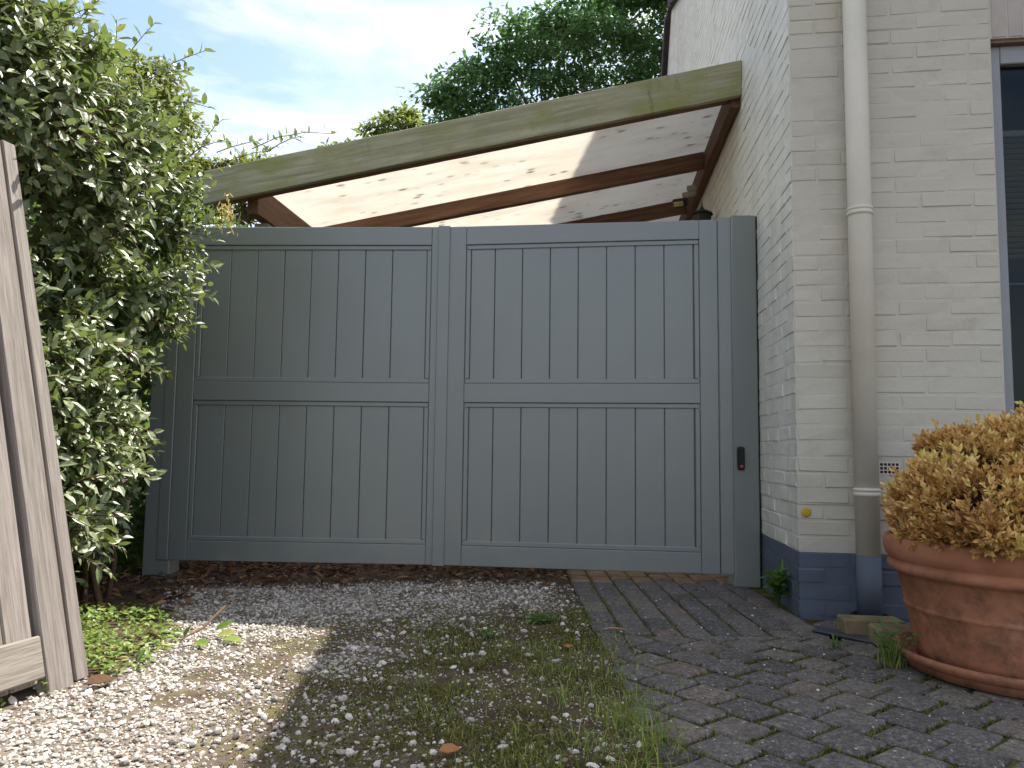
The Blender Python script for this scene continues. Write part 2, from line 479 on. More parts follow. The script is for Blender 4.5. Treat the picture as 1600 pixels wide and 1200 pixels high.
def cbox_tpl(b=None):
    """unit chamfered box: returns function(size, bevel) -> verts, quads, tris"""
    sg = [(x, y, z) for x in (-1, 1) for y in (-1, 1) for z in (-1, 1)]
    idx = {}
    lst = []
    for c in sg:
        for ax in range(3):
            idx[(c, ax)] = len(lst)
            lst.append((c, ax))
    quads, tris = [], []
    for ax in range(3):
        o1, o2 = [(1, 2), (2, 0), (0, 1)][ax]
        for s in (-1, 1):
            cyc = [(-1, -1), (1, -1), (1, 1), (-1, 1)]
            f = []
            for a, bb in cyc:
                c = [0, 0, 0]; c[ax] = s; c[o1] = a; c[o2] = bb
                f.append(idx[(tuple(c), ax)])
            quads.append(f if s > 0 else f[::-1])
    for ax in range(3):
        o1, o2 = [(1, 2), (2, 0), (0, 1)][ax]
        for a in (-1, 1):
            for bb in (-1, 1):
                c0 = [0, 0, 0]; c0[o1] = a; c0[o2] = bb; c0[ax] = -1
                c1 = list(c0); c1[ax] = 1
                f = [idx[(tuple(c0), o1)], idx[(tuple(c0), o2)], idx[(tuple(c1), o2)], idx[(tuple(c1), o1)]]
                quads.append(f if a * bb > 0 else f[::-1])
    for c in sg:
        f = [idx[(c, 0)], idx[(c, 1)], idx[(c, 2)]]
        tris.append(f if c[0] * c[1] * c[2] > 0 else f[::-1])
    quads = [f[::1] for f in quads]
    return lst, np.array(quads, np.int32), np.array(tris, np.int32)
_TPL, _TQ, _TT = cbox_tpl()

def cbox(sx, sy, sz, b=0.003, center=(0, 0, 0)):
    h = (sx / 2, sy / 2, sz / 2)
    V = []
    for c, ax in _TPL:
        v = [0, 0, 0]
        for k in range(3):
            v[k] = center[k] + c[k] * (h[k] if k == ax else h[k] - b)
        V.append(v)
    return np.array(V), _TQ.copy(), _TT.copy()

class MB:
    """collects pieces in one mesh"""
    def __init__(self):
        self.V, self.Q, self.T, self.n = [], [], [], 0
        self.mq, self.mt = [], []
    def add(self, V, Q=None, T=None, mw=None, mi=0):
        V = np.asarray(V, float)
        if mw is not None:
            A = np.array(mw)
            V = V @ A[:3, :3].T + A[:3, 3]
        if Q is not None and len(Q):
            self.Q.append(np.asarray(Q, np.int32) + self.n); self.mq.append(np.full(len(Q), mi))
        if T is not None and len(T):
            self.T.append(np.asarray(T, np.int32) + self.n); self.mt.append(np.full(len(T), mi))
        self.V.append(V); self.n += len(V)
        return self
    def box(self, lo, hi, b=0.003, mw=None, mi=0):
        lo, hi = np.array(lo, float), np.array(hi, float)
        V, Q, T = cbox(*(hi - lo), b, tuple((lo + hi) / 2))
        return self.add(V, Q, T, mw, mi)
    def tube(self, pts, rad, seg=8, cap=True, mw=None, mi=0):
        V, Q, T = tube(pts, rad, seg, cap)
        return self.add(V, Q, T, mw, mi)
    def lathe(self, prof, seg=48, mw=None, mi=0):
        V, Q = lathe(prof, seg)
        return self.add(V, Q, None, mw, mi)
    def mesh(self, name, mats, smooth=False, rnd=None):
        Fs, mi = [], []
        if self.Q: Fs.append(np.concatenate(self.Q)); mi.append(np.concatenate(self.mq))
        if self.T: Fs.append(np.concatenate(self.T)); mi.append(np.concatenate(self.mt))
        return mesh_from(name, np.concatenate(self.V), Fs, mats, rnd, smooth, np.concatenate(mi))
    def build(self, name, mats, parent=None, mw=None, smooth=False):
        return link(name, self.mesh(name, mats, smooth), parent, mw)

def tube(pts, rad, seg=8, cap=True):
    pts = np.asarray(pts, float)
    rad = np.broadcast_to(np.asarray(rad, float), (len(pts),))
    d = np.gradient(pts, axis=0)
    d /= np.linalg.norm(d, axis=1)[:, None] + 1e-9
    ref = np.array([0, 0, 1.0]) if abs(d[0][2]) < 0.9 else np.array([1.0, 0, 0])
    V = []
    for p, t, r in zip(pts, d, rad):
        u = np.cross(t, ref); u /= np.linalg.norm(u) + 1e-9
        w = np.cross(u, t)
        a = np.arange(seg) * 2 * np.pi / seg
        V.append(p + r * (np.cos(a)[:, None] * u + np.sin(a)[:, None] * w))
    V = np.concatenate(V)
    Q = []
    for i in range(len(pts) - 1):
        for k in range(seg):
            k2 = (k + 1) % seg
            Q.append([i * seg + k, i * seg + k2, (i + 1) * seg + k2, (i + 1) * seg + k])
    T = []
    if cap:
        n = len(V)
        V = np.concatenate([V, pts[:1], pts[-1:]])
        o = (len(pts) - 1) * seg
        for k in range(seg):
            k2 = (k + 1) % seg
            T.append([n, k2, k]); T.append([n + 1, o + k, o + k2])
    return V, np.array(Q, np.int32), np.array(T, np.int32).reshape(-1, 3)

def lathe(prof, seg=48):
    prof = np.asarray(prof, float)
    a = np.arange(seg) * 2 * np.pi / seg
    V = np.stack([np.outer(prof[:, 0], np.cos(a)), np.outer(prof[:, 0], np.sin(a)), np.repeat(prof[:, 1][:, None], seg, 1)], -1).reshape(-1, 3)
    Q = []
    for i in range(len(prof) - 1):
        for k in range(seg):
            k2 = (k + 1) % seg
            Q.append([i * seg + k, i * seg + k2, (i + 1) * seg + k2, (i + 1) * seg + k])
    return V, np.array(Q, np.int32)

def frame_mw(origin, u, n, w=(0, 0, 1)):
    """local x = u, local y = n (outward), local z = w"""
    mm = Matrix((Vector(u), Vector(n), Vector(w))).transposed().to_4x4()
    mm.translation = Vector(origin)
    return mm

def norm(a):
    a = np.asarray(a, float)
    return a / (np.linalg.norm(a, axis=-1, keepdims=True) + 1e-9)

_LT = np.array([[0, 0, 0], [.28, -.40, .05], [.30, 0, 0], [.28, .40, .05], [.66, -.36, .0], [.68, 0, -.05], [.66, .36, .0], [1, 0, -.14]])
_LF = np.array([[0, 2, 1], [0, 3, 2], [1, 2, 5], [1, 5, 4], [2, 3, 6], [2, 6, 5], [4, 5, 7], [5, 6, 7]], np.int32)
_ST = np.array([[0, 0, 0], [.45, -.42, .04], [.45, .42, .04], [1, 0, -.06]])
_SF = np.array([[0, 2, 1], [1, 2, 3]], np.int32)

def leaf_arrays(P, A, N, L, W, rnd, small=False):
    P, A = np.asarray(P, float), norm(A)
    N = np.asarray(N, float)
    N = norm(N - (N * A).sum(1, keepdims=True) * A)
    B = np.cross(N, A)
    T, F = (_ST, _SF) if small else (_LT, _LF)
    n, k = len(P), len(T)
    L = np.broadcast_to(L, (n,)); W = np.broadcast_to(W, (n,))
    V = (P[:, None] + A[:, None] * (T[None, :, 0] * L[:, None])[..., None] + B[:, None] * (T[None, :, 1] * W[:, None])[..., None]
         + N[:, None] * (T[None, :, 2] * L[:, None])[..., None]).reshape(-1, 3)
    FF = (F[None] + (np.arange(n) * k)[:, None, None]).reshape(-1, 3)
    return V, FF, np.repeat(rnd, k)

def leaf_mesh(name, P, A, N, L, W, rnd, mat, small=False):
    V, F, r = leaf_arrays(P, A, N, L, W, rnd, small)
    return mesh_from(name, V, [F], mat, r)

def rand_dirs(n, r=rng):
    v = r.normal(size=(n, 3))
    return norm(v)

def vnoise(x, y, scale, seed=0):
    """smooth value noise in numpy"""
    r = np.random.RandomState(seed)
    g = r.rand(64, 64)
    x, y = np.asarray(x) * scale, np.asarray(y) * scale
    xi, yi = np.floor(x).astype(int), np.floor(y).astype(int)
    fx, fy = x - xi, y - yi
    fx, fy = fx * fx * (3 - 2 * fx), fy * fy * (3 - 2 * fy)
    G = lambda a, b: g[a % 64, b % 64]
    return (G(xi, yi) * (1 - fx) + G(xi + 1, yi) * fx) * (1 - fy) + (G(xi, yi + 1) * (1 - fx) + G(xi + 1, yi + 1) * fx) * fy

def fbm(x, y, scale, seed=0):
    return (vnoise(x, y, scale, seed) + 0.5 * vnoise(x, y, scale * 2.1, seed + 1) + 0.25 * vnoise(x, y, scale * 4.3, seed + 2)) / 1.75

def sstep(a, b, x):
    t = np.clip((np.asarray(x, float) - a) / (b - a), 0, 1)
    return t * t * (3 - 2 * t)

# ------------------------------------------------------------------ ground
PAVE_X = 0.335                      # left edge of the paving
def pave_edge(y):
    return PAVE_X + 0.13 * np.clip(fbm(np.asarray(y) * 0 + 3.3, y, 5.0, 71) - 0.30, -0.1, 1) * sstep(3.3, 2.7, y)

def gz(x, y):
    """height of the ground: the gravel lies a little lower than the paving towards the gate"""
    x, y = np.asarray(x, float), np.asarray(y, float)
    z = -0.050 * sstep(0.1, -1.8, x) * sstep(2.2, 4.3, y)
    z = z + 0.012 * (fbm(x, y, 2.3, 5) - 0.5) * sstep(PAVE_X - 0.05, PAVE_X - 0.5, x)
    e = pave_edge(y) + 0.03 * (fbm(x, y, 14.0, 72) - 0.5)
    z = z + 0.006 * sstep(PAVE_X - 0.25, PAVE_X - 0.02, x)
    z = z - 0.045 * sstep(e - 0.02, e + 0.025, x) * sstep(30, 20, np.abs(x)) # sunk below the paving bed
    return z

def edge_x(y):
    """left border of the gravel drive"""
    return np.interp(y, [0.0, 1.6, 2.2, 2.6, 3.1, 3.5, 4.0, 5.0], [-1.75, -1.52, -1.36, -1.20, -1.30, -1.50, -1.75, -1.9])

def gravel_density(x, y):
    x, y = np.asarray(x, float), np.asarray(y, float)
    left = sstep(-0.10, 0.12, x - edge_x(y) - 0.08 * (fbm(x, y, 4, 11) - 0.5))
    n = fbm(x, y, 3.1, 21)
    n2 = fbm(x, y, 7.5, 22)
    fade = sstep(-0.95, -0.12, x + 0.34 * (n - 0.5) * 2 - 0.25 * sstep(2.9, 3.5, y))
    d = left * (1 - 0.97 * fade)
    back = sstep(3.3, 3.75, y) * sstep(0.33, 0.10, x) * left * 0.9
    d = np.maximum(d, back * (0.55 + 0.45 * sstep(0.35, 0.6, n2)))
    d = d * (1 - 0.85 * sstep(0.44, 0.58, n2) * sstep(-1.30, -0.95, x) * sstep(1.9, 2.3, y) * sstep(3.6, 3.1, y))
    d = d * (1 - 0.5 * sstep(0.5, 0.62, fbm(x, y, 5.5, 24)) * sstep(3.2, 3.5, y))
    d = d * sstep(4.55, 4.2, y + 0.2 * n)
    return np.clip(d, 0, 1)

xs = np.concatenate([[-600, -200, -80, -40, -20, -12, -8, -6], np.linspace(-4.5, 0.15, 78), np.linspace(0.165, 0.62, 38), np.linspace(0.68, 3.0, 38), [5, 8, 12, 20, 40, 80, 200, 600]])
ys = np.concatenate([[-600, -200, -60, -20, -8, -3, -1, 0], np.linspace(0.4, 1.4, 20), np.linspace(1.42, 3.6, 110), np.linspace(3.65, 7.0, 56), [8, 10, 14, 20, 40, 80, 200, 600, 1200]])
GX, GY = np.meshgrid(xs, ys)
Vg = np.stack([GX, GY, gz(GX, GY)], -1).reshape(-1, 3)
nx, ny = len(xs), len(ys)
ii = (np.arange(ny - 1)[:, None] * nx + np.arange(nx - 1)[None]).ravel()
Fg = np.stack([ii, ii + 1, ii + nx + 1, ii + nx], 1)
gd = gravel_density(Vg[:, 0], Vg[:, 1])
inr = (Vg[:, 1] > 0.2) & (Vg[:, 1] < 5) & (Vg[:, 0] < PAVE_X + .3)
mossy = sstep(-1.45, -0.7, Vg[:, 0]) * sstep(4.1, 3.2, Vg[:, 1]) * inr
ground = link("ground", mesh_from("ground", Vg, [Fg], 'ground', None, True, None, {"gravel": gd * inr * 0.75, "moss": mossy}))
tag(ground, "dark soil ground with moss under the driveway", "ground", None, "structure")

# ------------------------------------------------------------------ gravel stones
def stones(X, Y, Z, S, seed, squash=0.7):
    r = np.random.RandomState(seed)
    n = len(X)
    phi = (1 + 5 ** .5) / 2
    ico = norm(np.array([[-1, phi, 0], [1, phi, 0], [-1, -phi, 0], [1, -phi, 0], [0, -1, phi], [0, 1, phi], [0, -1, -phi], [0, 1, -phi], [phi, 0, -1], [phi, 0, 1], [-phi, 0, -1], [-phi, 0, 1]]))
    F = np.array([[0, 11, 5], [0, 5, 1], [0, 1, 7], [0, 7, 10], [0, 10, 11], [1, 5, 9], [5, 11, 4], [11, 10, 2], [10, 7, 6], [7, 1, 8], [3, 9, 4], [3, 4, 2], [3, 2, 6], [3, 6, 8], [3, 8, 9], [4, 9, 5], [2, 4, 11], [6, 2, 10], [8, 6, 7], [9, 8, 1]], np.int32)
    q = norm(r.normal(size=(n, 4)))
    w, x, y, z = q.T
    Rm = np.stack([np.stack([1 - 2 * (y * y + z * z), 2 * (x * y - z * w), 2 * (x * z + y * w)], -1), np.stack([2 * (x * y + z * w), 1 - 2 * (x * x + z * z), 2 * (y * z - x * w)], -1), np.stack([2 * (x * z - y * w), 2 * (y * z + x * w), 1 - 2 * (x * x + y * y)], -1)], 1)
    sc = np.stack([r.uniform(0.8, 1.35, n), r.uniform(0.65, 1.0, n), r.uniform(0.5, 0.85, n)], -1)
    V = ico[None] * r.uniform(0.72, 1.12, (n, 12, 1)) * sc[:, None] * S[:, None, None]
    V = np.einsum('nij,nkj->nki', Rm, V)
    V[:, :, 2] *= squash
    V += np.stack([X, Y, Z], -1)[:, None]
    FF = (F[None] + (np.arange(n) * 12)[:, None, None]).reshape(-1, 3)
    return V.reshape(-1, 3), FF, np.repeat(r.rand(n), 12)

r = np.random.RandomState(3)
sp = 0.0130
gx, gy = np.meshgrid(np.arange(-2.1, PAVE_X - 0.02, sp), np.arange(0.9, 4.7, sp))
gx = gx.ravel() + r.uniform(-.5, .5, gx.size) * sp
gy = gy.ravel() + r.uniform(-.5, .5, gy.size) * sp
keep = r.rand(gx.size) < gravel_density(gx, gy)
keep &= ~((gy < 2.35) & (gx < edge_x(gy) - 0.05))
gx, gy = gx[keep], gy[keep]
S = np.minimum(0.0070 * np.exp(r.normal(0, 0.34, len(gx))), 0.015)
V, F, rn = stones(gx, gy, gz(gx, gy) + S * r.uniform(-0.45, 0.62, len(gx)), S, 4)
darker = np.clip(sstep(-1.15, -0.45, gx) * 0.8 + sstep(3.1, 3.6, gy) + 0.5 * (fbm(gx, gy, 4, 29) - .5), 0, 1)  # stones take a darker tone towards the right and the back
rn = rn * np.repeat(1 - 0.42 * darker, 12)
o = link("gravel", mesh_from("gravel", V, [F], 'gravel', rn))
tag(o, "pale crushed stone gravel spread over the left of the driveway", "gravel", None, "stuff")
print("stones", len(gx))
# grit between the stones
n = 26000
qx = r.uniform(-1.6, PAVE_X + .12, n); qy = r.uniform(1.2, 4.2, n)
kq = (qx > edge_x(qy)) & (r.rand(n) < 0.25 + 0.75 * sstep(.35, .6, fbm(qx, qy, 5, 77)))
qx, qy = qx[kq], qy[kq]
S = 0.0026 * np.exp(r.normal(0, .4, len(qx)))
V, F, rn = stones(qx, qy, gz(qx, qy) + S * .4, S, 14)
o = link("grit", mesh_from("grit", V, [F], 'gravel', rn * 0.75))
tag(o, "fine dirty grit between the gravel and the moss", "grit", None, "stuff")
# strays over moss and paving
n = 900
sx = r.uniform(-0.6, 1.9, n); sy = r.uniform(1.3, 4.2, n)
ok = ((sx < PAVE_X) | (r.rand(n) < 0.22)) & ~((sx > 1.2) & (sy > 3.1)) & ~((sx - 1.7) ** 2 + (sy - 2.63) ** 2 < .17)
sx, sy = sx[ok], sy[ok]
S = np.where(sx < PAVE_X, 0.0085, 0.0042) * np.exp(r.normal(0, 0.4, len(sx)))
S = np.minimum(S, 0.018)
V, F, rn = stones(sx, sy, np.where(sx < PAVE_X, gz(sx, sy) + S * .2, 0.002 + S * .35), S, 9)
o = link("stray_pebbles", mesh_from("stray_pebbles", V, [F], 'gravel', 0.15 + 0.8 * rn))
tag(o, "small white pebbles strewn over the moss and the dark pavers", "pebbles", None, "stuff")

# ------------------------------------------------------------------ paving
WALL_P = np.array([1.283, 3.489, 0.0])
YS, YF = R(6), R(8)
US = np.array([math.sin(YS), math.cos(YS), 0]); NS = np.array([-math.cos(YS), math.sin(YS), 0])
UF = np.array([math.cos(YF), -math.sin(YF), 0]); NF = np.array([-math.sin(YF), -math.cos(YF), 0])
def right_of_house(p):          # inside the house footprint
    d = np.asarray(p) - WALL_P[:2]
    return (d @ NS[:2] < -0.0) and (d @ NF[:2] < -0.0)
paving = thing("paving", (0.9, 2.8, 0), "dark worn concrete pavers in front of the gate with mossy joints", "paving", None, "structure")
bed = MB()
bed.box((PAVE_X + 0.004, 0.9, -0.06), (3.6, 5.6, -0.0125), 0.002)
bed.build("joint_bed", 'joint', paving)
pv = []     # (x, y, angle, sx, sy)
r = np.random.RandomState(12)
ZB = 3.12
y = 2.75
while y < 5.3:                   # edge course
    L = 0.20
    pv.append((PAVE_X + 0.058, y + L / 2, 0.0, 0.106, L - 0.008, None)); y += L
cw = 0.118
XA = PAVE_X + 0.118 + cw * 7
for ci in range(7):              # straight columns near the gate
    x = PAVE_X + 0.118 + cw * (ci + .5)
    y = ZB
    first = 0.10 if ci % 2 else 0.20
    while y < 5.4:
        L = first if y == ZB else 0.20
        if not right_of_house((x + .05, y + L / 2)):
            pv.append((x, y + L / 2, 0.0, cw - 0.012, L - 0.010, None))
        y += L
ang = math.atan2(-0.80, 0.60)
du = np.array([math.cos(ang), math.sin(ang)]); dv = np.array([-du[1], du[0]])
pw = 0.150
def clip(poly, a, b, c):
    """keep the part with a*x + b*y <= c"""
    out = []
    for i in range(len(poly)):
        p, q = poly[i], poly[(i + 1) % len(poly)]
        fp, fq = a * p[0] + b * p[1] - c, a * q[0] + b * q[1] - c
        if fp <= 0: out.append(p)
        if fp * fq < 0:
            t_ = fp / (fp - fq); out.append((p[0] + (q[0] - p[0]) * t_, p[1] + (q[1] - p[1]) * t_))
    return out
def parea(poly):
    return 0.5 * abs(sum(poly[i][0] * poly[(i + 1) % len(poly)][1] - poly[(i + 1) % len(poly)][0] * poly[i][1] for i in range(len(poly)))) if len(poly) > 2 else 0
hw = (pw - 0.016) / 2
for i in range(-30, 30):
    for k in range(-30, 30):
        c = np.array([1.1, 2.2]) + du * pw * (k + 0.5 * (i % 2)) + dv * pw * i
        if c[0] < PAVE_X - .1 or c[1] < 0.92 or c[0] > 3.3 or c[1] > 5:
            continue
        full = [tuple(c + du * sx_ * hw + dv * sy_ * hw) for sx_, sy_ in ((-1, -1), (1, -1), (1, 1), (-1, 1))]
        A0 = parea(full)
        pol = clip(full, -1, 0, -(PAVE_X + 0.005))
        if c[1] > 2.75 - .1: pol = clip(pol, -1, 0, -(PAVE_X + 0.116)) if c[1] > 2.80 else pol
        if len(pol) > 2 and c[0] < XA + .02: pol = clip(pol, 0, 1, ZB - 0.006)
        if len(pol) > 2 and (right_of_house(c + np.array([.06, .08])) or right_of_house(c + np.array([.08, -.02]))):
            d0 = WALL_P[:2]
            pol = clip(pol, -NF[0], -NF[1], -(NF[:2] @ d0) - 0.012) if c[0] > d0[0] + .02 else clip(pol, -NS[0], -NS[1], -(NS[:2] @ d0) - .012)
        if len(pol) < 3 or parea(pol) < 0.0012 or right_of_house(np.mean(pol, 0) + 0): continue
        if c[0] >= XA + .02 and c[1] > 4.3: continue
        pv.append((c[0], c[1], ang, pw - 0.016, pw - 0.016, pol if parea(pol) < A0 * .995 else None))
def prism(poly, z0, z1, b):
    P = np.array(poly); 
    if sum(P[i][0] * P[(i + 1) % len(P)][1] - P[(i + 1) % len(P)][0] * P[i][1] for i in range(len(P))) < 0: P = P[::-1]
    cen = P.mean(0); n = len(P)
    dd = np.linalg.norm(P - cen, axis=1, keepdims=True)
    In = cen + (P - cen) * np.clip(1 - b * 1.3 / np.maximum(dd, .01), .3, 1)
    V = [(p[0], p[1], z0) for p in P] + [(p[0], p[1], z1 - b) for p in P] + [(p[0], p[1], z1) for p in In] + [(cen[0], cen[1], z1)]
    Q, T = [], []
    for i in range(n):
        j = (i + 1) % n
        Q += [[i, j, n + j, n + i], [n + i, n + j, 2 * n + j, 2 * n + i]]
        T.append([2 * n + i, 2 * n + j, 3 * n])
    return np.array(V), np.array(Q), np.array(T)
def px_size(p):
    return 0.0 if (abs(p[0]) / max(p[1], .1) > 0.70 or p[1] < 1.55) else p[3] * p[4] / p[1] ** 3
pv.sort(key=px_size, reverse=True)
pm = {}
restp = MB()
for i, (x, y, a, sx, sy, pol) in enumerate(pv):
    z = -0.03 + np.clip(r.normal(0, 0.0020), -.0035, .004)
    mw = Matrix.Translation((x + r.normal(0, .002), y + r.normal(0, .002), z)) @ Matrix.Rotation(a + r.normal(0, 0.014), 4, 'Z') @ Matrix.Rotation(r.normal(0, 0.010), 4, 'X') @ Matrix.Rotation(r.normal(0, 0.010), 4, 'Y')
    key = (round(sx, 3), round(sy, 3), i % 4, y > 4.36)
    pmat = 'paver_tan' if y > 4.36 else 'paver'
    if pol is not None:
        V, Q, T = prism(pol, -0.06, -0.002 + r.normal(0, .002), 0.006)
        if i < 296:
            link("paver", mesh_from("paver", V, [Q, T], pmat), paving)
        else:
            restp.add(V, Q, T)
        continue
    if i < 296:
        if key not in pm:
            V, Q, T = cbox(sx, sy, 0.06, 0.008)
            V = V + r.normal(0, 0.0016, V.shape)
            pm[key] = mesh_from("paver", V, [Q, T], pmat)
        link("paver", pm[key], paving, mw)
    else:
        V, Q, T = cbox(sx, sy, 0.06, 0.008)
        restp.add(V, Q, T, mw)
if restp.n:
    o = restp.build("pavers_beyond", 'paver', paving); o["kind"] = "stuff"
print("pavers", len(pv))

# ------------------------------------------------------------------ house
CH = 0.0702        # course height
BL = 0.222         # brick length
house = thing("house", (1.283, 3.489, 0), "cream painted brick house with blue plinth at the right of the gate", "house")
MWS = frame_mw(WALL_P, US, NS)      # side wall: x along the wall, y outward
MWF = frame_mw(WALL_P, UF, NF)
EAVE, SLOPE, RIDGE = 3.80, 0.40, 5.35
def roof_z(s):
    return EAVE + SLOPE * s if s < RIDGE else EAVE + SLOPE * RIDGE - (s - RIDGE) * 0.95
SIDE_L = 7.6
W0, W1, WZ0, WZ1 = 0.876, 2.10, 0.80, 2.60      # window opening on the front wall
FRONT_L = 4.2
# wall cores
core = MB()
LEDGE = 7 * CH
poly = [(0, LEDGE), (SIDE_L, LEDGE), (SIDE_L, roof_z(SIDE_L)), (RIDGE, roof_z(RIDGE)), (0, EAVE)]
V = [(a, 0, b) for a, b in poly] + [(a, -0.2, b) for a, b in poly]
me_faces = []
k = len(poly)
V = np.array(V, float)
core_me = bpy.data.meshes.new("side_wall")
core_me.from_pydata([tuple(v) for v in V], [], [list(range(k))[::-1], list(range(k, 2 * k))] + [[i, (i + 1) % k, k + (i + 1) % k, k + i] for i in range(k)])
core_me.materials.append(M['cream_side'])
link("side_wall", core_me, house, MWS)
MB().box((0.004, -0.2, 0.2802), (SIDE_L, -0.004, LEDGE + .002), 0.0005).build("lower_wall", 'cream_side', house, MWS)
MB().box((0.004, -0.2, -0.1), (SIDE_L, -0.004, 0.28), 0.001).build("plinth_wall", 'plinth', house, MWS)
fwm = MB()
for lo, hi in (((0.0, -0.2, LEDGE), (W0, 0, EAVE)), ((W0, -0.2, LEDGE), (W1, 0, WZ0)), ((W0, -0.2, WZ1), (W1, 0, EAVE)), ((W1, -0.2, LEDGE), (FRONT_L, 0, EAVE)), ((0.004, -0.2, 0.2802), (FRONT_L - .01, -0.004, LEDGE + .002))):
    fwm.box(lo, hi, 0.0005)
fwm.build("front_wall", 'cream_front', house, MWF)
MB().box((0.004, -0.2, -0.1), (FRONT_L, -0.004, 0.28), 0.001).build("plinth_wall", 'plinth', house, MWF)
# bricks
r = np.random.RandomState(31)
cand = []
ncourse = int(6.2 / CH)
for c in range(ncourse):
    z0 = c * CH
    off = (0.0 if c % 2 else -BL / 2)
    if z0 + CH < EAVE:           # front wall
        s = off
        while s < FRONT_L:
            a, b = max(s, -0.0035), min(s + BL, FRONT_L)
            segs = [(a, b)]
            zc = z0 + CH / 2
            if WZ0 < zc < WZ1 + 0.21 and b > W0 and a < W1:
                segs = []
                if a < W0 - .02: segs.append((a, W0))
                if b > W1 + .02: segs.append((W1, b))
            if 8.5 * CH < zc < 10.0 * CH and a < 0.42 and b > 0.33:      # vent in this course
                segs = [(a, 0.327)] if a < 0.3 else []
                if b > 0.45: segs.append((0.433, b))
            for a2, b2 in segs:
                if b2 - a2 > 0.03:
                    cand.append(('F', a2, b2, z0))
            s += BL
    s = (-BL / 2 if c % 2 else 0.0)
    while s < SIDE_L:            # side wall
        a, b = max(s, 0.002), min(s + BL, SIDE_L)
        if min(roof_z(a), roof_z(b)) > z0 + CH + 0.02 and b - a > 0.03:
            cand.append(('S', a, b, z0))
        s += BL
def brick_rank(c):
    w, a, b, z0 = c
    p = WALL_P[:2] + (UF if w == 'F' else US)[:2] * (a + b) / 2
    if abs(p[0] / p[1]) > 0.67 or (z0 - 0.72) / p[1] > 0.60:
        return 0
    f = 1.0 if w == 'F' else 0.22
    if w == 'S' and 0.75 < a and z0 < 2.0:
        return 0
    return f * (b - a) / p[1] ** 2
cand.sort(key=brick_rank, reverse=True)
bm_cache = {}
rest = MB()
for i, (w, a, b, z0) in enumerate(cand):
    blue = z0 < 0.28 - 0.01
    L = b - a - 0.0085
    hgt = CH - 0.0085
    proud = r.uniform(0.0002, 0.0034) - (0.0035 if z0 < 7 * CH - 0.01 else 0)
    base = MWF if w == 'F' else MWS
    mw = base @ Matrix.Translation(((a + b) / 2 + r.normal(0, .001), proud - 0.015, z0 + CH / 2 + r.normal(0, .0012))) @ Matrix.Rotation(r.normal(0, 0.007), 4, 'Y') @ Matrix.Rotation(r.normal(0, 0.007), 4, 'Z') @ Matrix.Rotation(r.normal(0.012, 0.018), 4, 'X')
    mt = 'plinth' if blue else ('cream_front' if w == 'F' else 'cream_side')
    if i < 298:
        key = (round(L, 2), mt, i % 5)
        if key not in bm_cache:
            V, Q, T = cbox(round(L, 2), 0.03, hgt, 0.0032)
            V = V + r.normal(0, 0.0011, V.shape)
            bm_cache[key] = mesh_from("brick", V, [Q, T], mt)
        link("brick", bm_cache[key], house, mw)
    else:
        V, Q, T = cbox(L, 0.03, hgt, 0.0032)
        V = V + r.normal(0, 0.0010, V.shape)
        rest.add(V, Q, T, mw, ['plinth', 'cream_front', 'cream_side'].index(mt))
o = rest.build("brickwork", ['plinth', 'cream_front', 'cream_side'], house); o["kind"] = "stuff"
print("bricks", len(cand))
# soldier course above the window
for k in range(18):
    s0 = W0 + 0.002 + k * CH
    if s0 + CH > W1: break
    MB().box((s0 + .004, -0.012, WZ1 + 0.004), (s0 + CH - .004, 0.004, WZ1 + 0.212), 0.003).build("soldier_brick", 'lintel', house, MWF)
MB().box((W0 + .001, -0.10, WZ1 - 0.014), (W1 - .001, -0.013, WZ1 - 0.001), 0.001).build("lintel_soffit", 'raw_brick', house, MWF)
# window
win = MB()
fd0, fd1 = -0.105, -0.045
zt = WZ1 - 0.015
win.box((W0 + .002, fd0, WZ0), (W0 + .058, fd1, zt), 0.004)
win.box((W1 - .058, fd0, WZ0), (W1 - .002, fd1, zt), 0.004)
win.box((W0 + .058, fd0, zt - 0.085), (W1 - .058, fd1 + .002, zt), 0.004)
win.box((W0 + .058, fd0, WZ0), (W1 - .058, fd1 + .002, WZ0 + .08), 0.004)
window = win.build("window", 'winframe', house, MWF)
PWwin = MWF.copy()
def sub(name, mb, mat, parent, mw, smooth=False):
    """part of a part: parent already carries its own matrix"""
    o = bpy.data.objects.new(name, mb.mesh(name, mat, smooth))
    COL.objects.link(o)
    o.parent = parent
    o.matrix_parent_inverse = Matrix.Identity(4)
    return o
sub("pane", MB().box((W0 + .056, -0.082, WZ0 + .078), (W1 - .056, -0.076, zt - .083), 0.0005), 'glass', window, None)
sub("sill", MB().box((W0 - .02, -0.10, WZ0 - .05), (W1 + .02, 0.05, WZ0 - .001), 0.006), 'winframe', window, None)
for k in range(26):
    zz = 2.17 - k * 0.026
    vv = MB(); V, Q, T = cbox(W1 - W0 - 0.13, 0.024, 0.0016, 0.0006)
    vv.add(V, Q, T, Matrix.Translation(((W0 + W1) / 2, -0.125, zz)) @ Matrix.Rotation(R(28), 4, 'X'))
    if k < 22:
        sub("blind_slat", vv, 'slat', window, None)
sub("blind_head", MB().box((W0 + .062, -0.15, 2.185), (W1 - .062, -0.115, 2.215), 0.003), 'slat', window, None)
sub("curtain_rail", MB().tube([(W0 + .06, -0.14, 1.50), (W1 - .06, -0.14, 1.50)], 0.006, 8), 'slat', window, None)
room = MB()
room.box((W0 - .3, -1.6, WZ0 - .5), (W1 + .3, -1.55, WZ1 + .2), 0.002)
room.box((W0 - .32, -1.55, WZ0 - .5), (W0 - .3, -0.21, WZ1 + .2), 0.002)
room.box((W1 + .3, -1.55, WZ0 - .5), (W1 + .32, -0.21, WZ1 + .2), 0.002)
